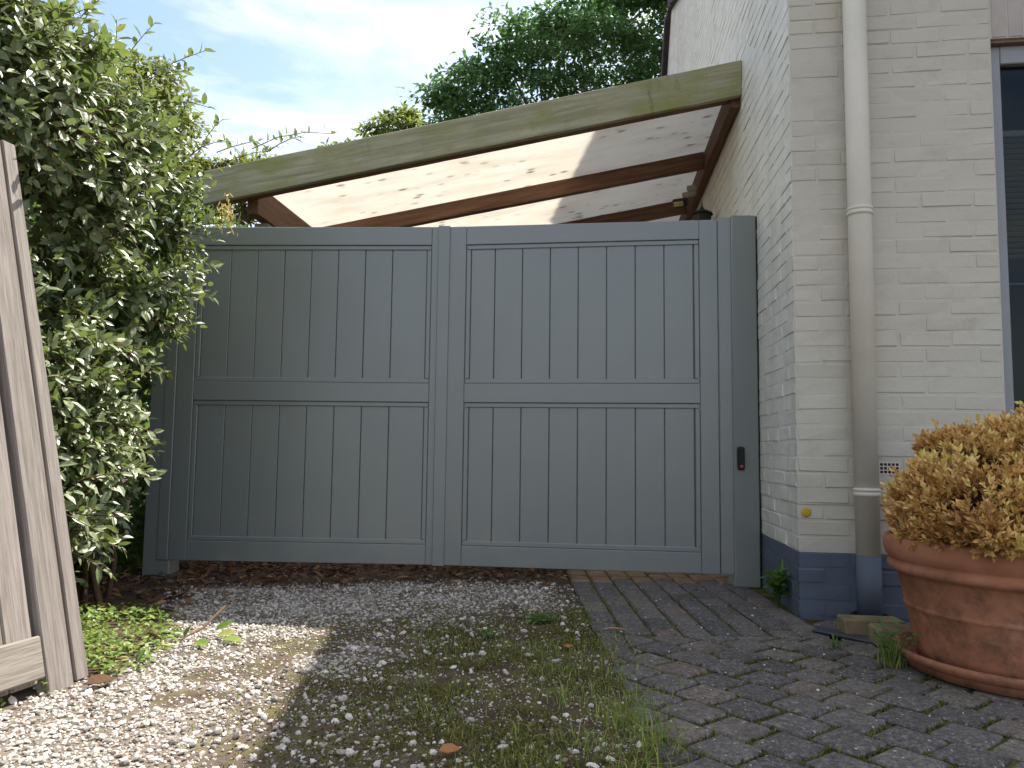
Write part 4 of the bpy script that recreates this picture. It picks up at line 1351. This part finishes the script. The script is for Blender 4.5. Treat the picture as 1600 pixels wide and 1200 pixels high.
# ------------------------------------------------------------------ trees beyond
def tree(name, base, lobes, n_clump, per, L, mat, label, seed, trunk_r=0.25, cl=0.55):
    r = np.random.RandomState(seed)
    root = thing(name, base, label, "tree", "trees beyond the carport")
    C = np.array([l[0] for l in lobes]); S_ = np.array([l[1] for l in lobes])
    P, N = lobes_surface(lobes, n_clump, r, (0.60, 1.02))
    nc = len(P)
    idx = np.repeat(np.arange(nc), per)
    cs = cl * np.exp(r.normal(0, 0.3, nc))
    dd = rand_dirs(len(idx), r)
    dd[:, 2] = np.abs(dd[:, 2]) * 0.9 - 0.25
    Q = P[idx] + dd * cs[idx][:, None] * (r.rand(len(idx), 1) ** 0.4) * np.array([1, 1, 0.62])
    tone = np.clip(0.30 + 0.25 * r.normal(size=nc)[idx] + 0.2 * r.normal(size=len(idx)) + 0.15, 0, 1)
    A = norm(dd + rand_dirs(len(idx), r) * 0.7 + np.array([0, 0, -.35]))
    Nn = norm(dd * 0.6 + np.array([0, 0, 1.0]) + rand_dirs(len(idx), r) * .5)
    link("crown", leaf_mesh("crown", Q, A, Nn, L * np.exp(r.normal(0, .25, len(idx))), L * 0.62, tone, mat, True), root)["kind"] = "stuff"
    tb = MB()
    top = C.mean(0)
    b0 = np.array(base)
    tb.tube([b0 - np.array([0, 0, .2]), b0 + (top - b0) * np.array([.2, .2, .35]), b0 + (top - b0) * np.array([.6, .6, .7]), top], [trunk_r, trunk_r * .8, trunk_r * .6, trunk_r * .35], 10, False)
    for k in range(len(lobes) * 3):
        c, s = lobes[k % len(lobes)]
        s0 = b0 + (top - b0) * r.uniform(.35, .9)
        tip = np.array(c) + rand_dirs(1, r)[0] * np.array(s) * .75
        md = (s0 + tip) / 2 + r.normal(0, .2, 3)
        tb.tube([s0, md, tip], [trunk_r * .32, trunk_r * .2, trunk_r * .05], 6, False)
    tb.build("trunk", 'bark', root, None, True)
    return root
tree("broadleaf_tree", (1.4, 23.0, 0), [((-1.1, 23, 10.5), (1.8, 1.9, 1.8)), ((0.4, 22.8, 11.5), (2.0, 2.2, 2.2)), ((-0.9, 23, 11.6), (1.0, 1.2, .9)), ((2.6, 22.6, 12.2), (2.5, 2.4, 2.3)), ((4.8, 23, 13.0), (2.6, 2.5, 2.8)), ((-1.4, 23, 8.9), (1.9, 2.0, 1.7)), ((1.5, 23.4, 9.0), (3.0, 2.4, 2.3)), ((4.8, 23.4, 9.5), (2.8, 2.5, 2.4)), ((0.9, 23, 13.1), (0.9, .9, .8)), ((2.4, 23.6, 10.6), (3.2, 1.6, 2.0))], 900, 74, 0.19, 'tree_dark', "tall dark green broadleaf tree behind the carport roof", 61, 0.35, 0.58)
tree("light_green_tree", (-2.3, 14.0, 0), [((-2.15, 14, 6.05), (0.66, 0.8, 0.85)), ((-3.1, 14.2, 5.65), (0.70, 0.7, 0.70)), ((-1.80, 14, 5.75), (0.42, 0.6, 0.75)), ((-2.4, 14, 5.0), (1.1, 1.0, 0.8))], 190, 90, 0.11, 'tree_light', "light green tree just above the middle of the carport beam", 62, 0.16, 0.28)
tree("golden_tree", (-6.3, 12.0, 0), [((-6.0, 12, 6.30), (0.55, 0.6, 0.62)), ((-6.6, 12, 5.8), (0.8, 0.8, 1.1)), ((-5.75, 12, 5.5), (0.55, 0.7, 0.9))], 190, 90, 0.09, 'tree_gold', "golden green tree rising behind the silvery shrub", 63, 0.15, 0.26)
tree("golden_tree", (-4.3, 13.0, 0), [((-4.35, 13, 5.15), (0.50, 0.6, 0.5)), ((-5.0, 13, 5.0), (0.6, 0.7, 0.6))], 90, 90, 0.09, 'tree_gold', "low golden tree top just left of the carport beam end", 64, 0.12, 0.26)


# ------------------------------------------------------------------ pot, saucer, dried box shrub
PC = (1.715, 2.64)
sc_prof = [(0.0, .010), (0.345, .010), (0.350, 0.004), (0.356, 0.006), (0.374, 0.030), (0.378, 0.036), (0.384, 0.038), (0.394, 0.052), (0.395, 0.062), (0.388, 0.068), (0.376, 0.066), (0.366, 0.052), (0.350, 0.030), (0.0, 0.026)]
saucer = MB().lathe(sc_prof, 72).build("plant_saucer", 'terracotta', None, Matrix.Translation((PC[0], PC[1], 0.0)), True)
tag(saucer, "terracotta saucer on the pavers under the big pot", "saucer")
pot = thing("plant_pot", (PC[0], PC[1], 0.028), "big round terracotta pot with a rolled rim on a saucer", "pot")
pp0 = [(0.0, 0.0), (0.322, 0.0), (0.334, 0.006), (0.342, 0.05), (0.360, 0.150), (0.366, 0.172), (0.370, 0.178), (0.3735, 0.184), (0.370, 0.190), (0.3705, 0.196), (0.390, 0.288), (0.400, 0.298), (0.4175, 0.304), (0.4235, 0.316), (0.4225, 0.328), (0.414, 0.338), (0.4185, 0.344), (0.428, 0.356), (0.434, 0.376), (0.4345, 0.398), (0.431, 0.416), (0.423, 0.424), (0.412, 0.422), (0.404, 0.408), (0.398, 0.36)]
MB().lathe([(a * 0.957, b * 0.972) for a, b in pp0], 72).build("pot_body", 'terracotta', pot, Matrix.Translation((PC[0], PC[1], 0.028)), True)
MB().lathe([(0.0, .382), (0.2, .380), (0.383, .375)], 48).build("soil", 'potsoil', pot, Matrix.Translation((PC[0], PC[1], 0.028)), True)
r = np.random.RandomState(77)
box = thing("box_shrub", (PC[0], PC[1], 0.42), "dried golden brown box shrub filling the terracotta pot", "shrub")
PS = PC
PC = (PC[0] + .015, PC[1])
blobes = [((PC[0] - .10, PC[1] - .06, .58), (0.29, 0.30, 0.16)), ((PC[0] + .10, PC[1], .64), (0.28, 0.30, 0.20)), ((PC[0] - .13, PC[1] + .06, .67), (0.17, 0.20, 0.13)), ((PC[0] + .26, PC[1] + .02, .62), (0.22, 0.28, 0.19)),
          ((PC[0] - .27, PC[1] + .0, .56), (0.14, 0.20, 0.11)), ((PC[0] + .02, PC[1] - .20, .55), (0.28, 0.20, 0.13)), ((PC[0] - .06, PC[1] + .04, .765), (0.09, 0.11, 0.07)), ((PC[0] + .08, PC[1], .80), (0.075, 0.09, 0.09)), ((PC[0] + .25, PC[1], .79), (0.10, 0.12, 0.08)),
          ((PC[0] - .24, PC[1] - .16, .54), (0.15, 0.18, 0.10)), ((PC[0] + .26, PC[1] - .16, .55), (0.22, 0.22, 0.13)), ((PC[0] - .30, PC[1] - .04, .64), (0.07, 0.1, 0.06)), ((PC[0] - .20, PC[1] + .1, .74), (0.06, 0.08, 0.06)),
          ((PC[0] - .30, PC[1] - .06, .49), (0.12, 0.20, 0.07)), ((PC[0] - .12, PC[1] - .30, .49), (0.22, 0.12, 0.07)), ((PC[0] + .16, PC[1] - .30, .49), (0.22, 0.12, 0.07)), ((PC[0] - .22, PC[1] - .22, .49), (0.14, 0.14, 0.07))]
blobes = [((c[0], c[1], c[2] - .015), s_) for c, s_ in blobes]
PC = PS
P, N = lobes_surface(blobes, 5400, r, (0.80, 1.05))
ok = P[:, 2] > 0.43
P, N = P[ok], N[ok]
gap = fbm(P[:, 0] * 2 + P[:, 2] * 3, P[:, 1] * 2 + P[:, 2] * 4, 2.2, 90) > 0.33
P, N = P[gap], N[gap]
D = norm(N * 0.55 + np.array([0, 0, .65]) + r.normal(0, .25, N.shape))
la, stems = shoots(P - D * .02, D, 12, 0.0240, r, 0.50, 0.20, 0.25, 0.056, 0.5, 0.1)
st_ = MB()
for pts in stems[::3]:
    st_.tube(pts, [.0012, .0011, .0009, .0006], 3, False)
st_.build('sprigs', 'twig', box)['kind'] = 'stuff'
link("dried_leaves", leaf_mesh("dried_leaves", la[0], la[1], la[2], la[3], la[3] * 0.56, np.clip(0.85 * la[4] + 0.9 * (fbm(la[0][:, 0] * 3 + la[0][:, 2] * 2, la[0][:, 1] * 3 + la[0][:, 2] * 5, 1.6, 88) - .3), 0, 1), 'deadleaf', True), box)["kind"] = "stuff"
P3, N3 = lobes_surface(blobes, 5000, r, (0.55, 0.85))
link("inner_leaves", leaf_mesh("inner_leaves", P3, rand_dirs(len(P3), r), rand_dirs(len(P3), r), 0.022, 0.012, r.rand(len(P3)) * .35, 'deadleaf', True), box)["kind"] = "stuff"
tw = MB()
for k in range(90):
    c, s = blobes[k % len(blobes)]
    b0 = np.array([PC[0] + r.normal(0, .07), PC[1] + r.normal(0, .07), .41])
    tip = np.array(c) + rand_dirs(1, r)[0] * np.array(s) * .9
    if tip[2] < .44: tip[2] = .46
    md = (b0 + tip) / 2 + r.normal(0, .03, 3); md[2] = max(md[2], .43)
    tw.tube([b0, md, tip], [.007, .005, .0015], 5, False)
tw.build("twigs", 'twig', box, None, True)

# ------------------------------------------------------------------ loose bricks and slate by the downpipe
b1 = MB().box((-0.115, -0.055, 0), (0.115, 0.055, 0.062), 0.006)
V = b1.V[0]; b1.V[0] = V + np.random.RandomState(1).normal(0, .0018, V.shape)
o = b1.build("loose_brick", 'loose_brick', None, Matrix.Translation((1.440, 3.150, 0.006)) @ Matrix.Rotation(R(-6), 4, 'Z'))
tag(o, "yellow brown loose brick right below the downpipe foot", "brick", "loose bricks by the downpipe")
b2 = MB().box((-0.11, -0.055, 0), (0.11, 0.055, 0.064), 0.007)
V = b2.V[0]; b2.V[0] = V + np.random.RandomState(2).normal(0, .002, V.shape)
o = b2.build("loose_brick", 'loose_brick', None, Matrix.Translation((1.485, 2.985, 0.004)) @ Matrix.Rotation(R(-8), 4, 'Z'))
tag(o, "loose brown brick standing closest to the pot, in front of the other", "brick", "loose bricks by the downpipe")
o = MB().box((-0.17, -0.035, 0), (0.17, 0.045, 0.010), 0.003).build("slate_tile", 'slate', None, Matrix.Translation((1.350, 3.075, 0.003)) @ Matrix.Rotation(R(-52), 4, 'Z'))
tag(o, "flat dark slate strip lying beside the loose bricks", "slate")

# ------------------------------------------------------------------ small plants
def weed(loc, n, h, spread, L, label, seed, mat='weed', blades=0, name="weed"):
    r = np.random.RandomState(seed)
    root = thing(name, loc, label, "weed", "weeds growing in the paving and gravel")
    D = norm(np.stack([r.normal(0, spread, n), r.normal(0, spread, n), np.ones(n)], 1))
    hh = h * r.uniform(.3, 1, n)
    P = np.array(loc) + D * hh[:, None]
    A = norm(D * .4 + rand_dirs(n, r) * np.array([1, 1, .3]))
    if n:
        link("leaves", leaf_mesh("leaves", P, A, np.array([0, 0, 1.0]) + rand_dirs(n, r) * .5, L * np.exp(r.normal(0, .3, n)), L * .55, r.rand(n), mat), root)
    s = MB()
    for k in range(max(4, n // 5)):
        s.tube([np.array(loc) - [0, 0, .01], np.array(loc) + D[k] * hh[k] * .5 + r.normal(0, .004, 3), P[k]], [.0022, .0018, .001], 4, False)
    s.build("stems", 'weed', root)
    if blades:
        V, F, rn = blade_arrays(np.array(loc)[None, :2] + r.normal(0, .018, (blades, 2)), np.full(blades, loc[2]), r.uniform(.5, 1.2, blades) * h, 0.0032, r, .75)
        link("blades", mesh_from("blades", V, [F], 'grass', rn), root)
    return root
def blade_arrays(XY, Z, H, W, r, lean=0.6):
    n = len(XY)
    az = r.uniform(0, 2 * np.pi, n)
    d = np.stack([np.cos(az), np.sin(az), np.zeros(n)], 1)
    sdir = np.stack([-np.sin(az), np.cos(az), np.zeros(n)], 1)
    ln = lean * r.uniform(.2, 1.3, n)
    b = np.concatenate([XY, Z[:, None]], 1)
    w = np.broadcast_to(W, (n,))[:, None] * r.uniform(.6, 1.3, (n, 1))
    H = H[:, None]
    m1 = b + d * H * .25 * ln[:, None] + np.array([0, 0, 1]) * H * .55
    tip = b + d * H * .9 * ln[:, None] + np.array([0, 0, 1]) * H * (1 - .25 * ln[:, None])
    V = np.stack([b - sdir * w / 2, b + sdir * w / 2, m1 + sdir * w * .4, m1 - sdir * w * .4, tip], 1).reshape(-1, 3)
    F = np.array([[0, 1, 2], [0, 2, 3], [3, 2, 4]])
    FF = (F[None] + (np.arange(n) * 5)[:, None, None]).reshape(-1, 3)
    return V, FF, np.repeat(r.rand(n), 5)
weed((1.262, 3.70, 0), 80, 0.16, .16, .056, "green leafy weed at the foot of the blue plinth beside the gate post", 81)
weed((1.300, 2.70, 0), 46, 0.14, .4, .032, "green weed with long grass blades beside the pot saucer", 82, 'weed', 60)
weed((1.47, 2.14, 0), 16, 0.05, .5, .018, "small weed in a paver joint in front of the saucer", 83, 'weed', 25)
weed((1.20, 2.92, 0), 14, 0.05, .5, .020, "tiny weed in the pavers between plinth corner and loose bricks", 84, 'weed', 10)
weed((0.13, 3.30, gz(.13, 3.3)), 60, 0.055, 1.6, .030, "dark green weed patch at the paving edge in front of the gate", 85)
weed((-0.07, 3.02, gz(-.07, 3.02)), 26, 0.04, 1.4, .022, "small green weed among the gravel stones in mid drive", 86)

# ground cover patch
r = np.random.RandomState(91)
n = 7000
gx = r.uniform(-2.0, -1.05, n); gy = r.uniform(1.75, 3.62, n)
cov = (gx < edge_x(gy) + 0.06 * (fbm(gx, gy, 6, 33) - .3)) & (gy < 3.55 - 0.1 * r.rand(n)) & (fbm(gx, gy, 7, 35) > 0.40) & (gx > -1.95)
cov &= ~((gy < 2.35) & (gx < edge_x(gy) - .22))
gx, gy = gx[cov], gy[cov]
n = len(gx)
hz = 0.012 + 0.05 * r.rand(n) * sstep(0.0, 0.15, edge_x(gy) + .05 - gx)
P = np.stack([gx, gy, gz(gx, gy) + hz], 1)
A = rand_dirs(n, r) * np.array([1, 1, .35])
o = link("ground_cover", leaf_mesh("ground_cover", P, A, np.array([0, 0, 1.0]) + rand_dirs(n, r) * .45, 0.023 * np.exp(r.normal(0, .3, n)), 0.017, r.rand(n), 'cover'))
tag(o, "bright green creeping ground cover between the wooden gate and the gravel", "ground cover", None, "stuff")

# grass and moss on the drive
r = np.random.RandomState(95)
n = 26000
gx = r.uniform(-1.1, 0.55, n); gy = r.uniform(1.2, 4.1, n)
dens = sstep(-0.55, 0.05, gx) * sstep(0.52, 0.36, gx) * sstep(3.7, 2.9, gy) * sstep(0.36, 0.58, fbm(gx, gy, 3.2, 55)) + 0.20 * sstep(0.5, 0.64, fbm(gx, gy, 6.5, 56)) * sstep(4.1, 3.7, gy) * sstep(-1.0, -.7, gx)
keep = (r.rand(n) < dens) & ((gx < PAVE_X + .05) | (r.rand(n) < .35))
gx, gy = gx[keep], gy[keep]
tall = sstep(.52, .7, fbm(gx, gy, 4.5, 57)) * sstep(2.9, 2.3, gy) * sstep(-.3, .1, gx)
H = r.uniform(.012, .032, len(gx)) + tall * r.uniform(0.0, .085, len(gx)) * (r.rand(len(gx)) < .6)
zz = np.maximum(gz(gx, gy), np.where(gx < PAVE_X, -1, -.002)) - .002
V, F, rn = blade_arrays(np.stack([gx, gy], 1), zz, H, 0.0024, r, 1.0)
o = link("grass", mesh_from("grass", V, [F], 'grass', rn))
tag(o, "thin grass growing through the gravel along the paving edge", "grass", None, "stuff")
n = 85000
gx = r.uniform(-1.1, 0.50, n); gy = r.uniform(1.2, 4.1, n)
dens = sstep(-0.8, -0.1, gx) * sstep(0.50, 0.38, gx) * sstep(3.9, 3.0, gy) * sstep(0.34, 0.52, fbm(gx, gy, 4.0, 65))
keep = (r.rand(n) < dens) & ((gx < PAVE_X + .02) | (r.rand(n) < .4))
gx, gy = gx[keep], gy[keep]
zz = np.maximum(gz(gx, gy), np.where(gx < PAVE_X, -1, -.004)) - .002
V, F, rn = blade_arrays(np.stack([gx, gy], 1), zz, r.uniform(.006, .018, len(gx)), 0.0042, r, 1.4)
o = link("moss", mesh_from("moss", V, [F], 'moss', rn))
tag(o, "olive moss on the soil beside the paving", "moss", None, "stuff")
# moss tufts in the paver joints
n = 60000
gx = r.uniform(PAVE_X, 2.2, n); gy = r.uniform(1.35, 3.9, n)
keep = (fbm(gx, gy, 2.6, 75) > .42)
keep &= ~((gx > 1.25) & (gy > 3.25))
gx, gy = gx[keep], gy[keep]
q = np.stack([gx - 1.1, gy - 2.2], 1)
a_, b_ = (q @ du) / pw, (q @ dv) / pw
rowi = np.round(b_)
fb_ = np.abs(b_ - (np.floor(b_) + .5)); fa_ = np.abs((a_ - 0.5 * (np.abs(rowi) % 2)) - (np.floor(a_ - 0.5 * (np.abs(rowi) % 2)) + .5))
nearj = ((fb_ < .055) | (fa_ < .045)) & (gy < ZB - .05)
gx, gy = gx[nearj], gy[nearj]
V, F, rn = blade_arrays(np.stack([gx, gy], 1), np.full(len(gx), -.013), r.uniform(.010, .019, len(gx)), 0.005, r, 1.2)
o = link("joint_moss", mesh_from("joint_moss", V, [F], 'moss', rn))
tag(o, "moss tufts in the joints of the dark pavers", "moss", None, "stuff")

# taller grass tufts near the paving
tx, ty, th_ = [], [], []
for (cx, cy, k, h) in ((0.10, 2.55, 70, .09), (0.18, 2.30, 90, .11), (0.30, 2.12, 130, .15), (0.36, 1.98, 110, .16), (0.22, 1.92, 90, .12), (0.05, 2.0, 60, .08), (0.38, 2.3, 50, .10), (-0.12, 2.35, 40, .06), (0.28, 1.75, 90, .13), (0.05, 1.7, 70, .09), (-0.55, 2.55, 40, .07), (-0.62, 2.85, 30, .05), (0.12, 2.85, 50, .07), (-0.2, 1.72, 40, .06)):
    tx.append(cx + r.normal(0, .045, k)); ty.append(cy + r.normal(0, .05, k)); th_.append(h * 0.52 * r.uniform(.35, 1.15, k))
tx, ty, th_ = map(np.concatenate, (tx, ty, th_))
V, F, rn = blade_arrays(np.stack([tx, ty], 1), np.maximum(gz(tx, ty), np.where(tx < PAVE_X, -1, -.002)) - .003, th_, 0.0026, r, 1.6)
o = link("grass_tufts", mesh_from("grass_tufts", V, [F], 'grass', rn))
tag(o, "longer grass tufts beside the pavers in the shade", "grass", None, "stuff")
# straw and twig bits
n = 420
gx = r.uniform(-0.9, 0.42, n); gy = r.uniform(1.4, 3.6, n)
P = np.stack([gx, gy, gz(gx, gy) + .010], 1)
o = link("straw_bits", leaf_mesh("straw_bits", P, rand_dirs(n, r) * np.array([1, 1, .2]), np.array([0, 0, 1.0]) + rand_dirs(n, r) * .3, .030 * np.exp(r.normal(0, .5, n)), .0045, r.rand(n), 'litter', True))
tag(o, "dry straw and leaf crumbs on the mossy soil", "litter", None, "stuff")

# leaf litter under the gate and hedge
n = 3400
gx = r.uniform(-2.3, 0.30, n); gy = r.uniform(3.5, 5.4, n)
keep = (gy > 4.25 + .1 * r.normal(size=n)) | ((gx < edge_x(gy) + .12) & (r.rand(n) < .55))
gx, gy = gx[keep], gy[keep]; n = len(gx)
P = np.stack([gx, gy, gz(gx, gy) + r.uniform(.004, .03, n)], 1)
o = link("leaf_litter", leaf_mesh("leaf_litter", P, rand_dirs(n, r) * np.array([1, 1, .3]), np.array([0, 0, 1.0]) + rand_dirs(n, r) * .7, .045 * np.exp(r.normal(0, .35, n)), .026, r.rand(n), 'litter'))
tag(o, "brown dead leaf litter under the gate and the shrub", "leaf litter", None, "stuff")

def fallen(loc, L, rz, label, mat, seed, tilt=0.25, name="fallen_leaf"):
    r = np.random.RandomState(seed)
    V, F, rn = leaf_arrays(np.zeros((1, 3)), [[math.cos(rz), math.sin(rz), .1]], [[r.normal(0, tilt), r.normal(0, tilt), 1]], L, L * .75, np.array([r.rand()]))
    # two-skin leaf so that it has thickness
    V2 = V - np.array([0, 0, .0012])
    VV = np.concatenate([V, V2]); FF = np.concatenate([F, F[:, ::-1] + len(V)])
    o = link(name, mesh_from(name, VV, [FF], mat, np.concatenate([rn, rn])), None, Matrix.Translation((loc[0], loc[1], float(gz(loc[0], loc[1])) + loc[2] if loc[0] < PAVE_X else loc[2])))
    return tag(o, label, "leaf", "fallen leaves on the drive")
fallen((-0.16, 1.87, .016), .055, .4, "orange fallen leaf on the gravel near the bottom edge", 'orange_leaf', 1)
fallen((0.21, 2.83, .014), .05, 1.2, "small orange leaf on the moss beside the paving edge", 'orange_leaf', 2)
fallen((-1.27, 2.90, .03), .085, 2.6, "curled beige leaf on the edge of the ground cover", 'beige_leaf', 3, .5)
fallen((-1.36, 3.12, .025), .075, .3, "pale brown leaf behind the curled beige one", 'beige_leaf', 4, .4)
fallen((-1.24, 2.34, .02), .09, .9, "dry brown leaf at the foot of the wooden gate", 'litter', 5, .5)
fallen((-0.70, 3.16, .018), .04, .9, "tiny red orange leaf at the sunlit gravel edge", 'orange_leaf', 6)
# broken sprig with green leaves
sp_ = thing("fallen_sprig", (-1.10, 3.0, .0), "broken green leafy sprig lying in the sunlit gravel", "sprig")
rs = np.random.RandomState(5)
MB().tube([(-1.22, 2.96, .0), (-1.16, 3.0, .03), (-1.10, 3.06, .10)], [.004, .0045, .005], 6).build("twig", 'beige_leaf', sp_)
SPL = [((-1.12, 3.02, .02), (1, .1, .55), .075), ((-1.10, 2.98, .01), (1, -.1, .25), .08), ((-1.06, 2.93, .01), (1, -.2, .05), .085), ((-1.14, 2.88, .01), (.9, -.5, .05), .07), ((-1.20, 2.93, .01), (.2, .3, .8), .05)]
for p, a, L in SPL:
    V, F, rn = leaf_arrays(np.array([p]), [a], [[rs.normal(0, .4), -.3, 1]], L, L * .8, np.array([rs.rand()]))
    link("leaf", mesh_from("leaf", V, [F], 'cover', rn), sp_)
tw2 = MB().tube([(0.375, 3.17, .006), (0.41, 3.185, .008), (0.445, 3.18, .007), (0.475, 3.167, .005)], [.0042, .004, .0035, .0015], 7).build("fallen_twig", 'beige_leaf', None, None, True)
tag(tw2, "short broken pale twig lying across the paving edge", "twig")
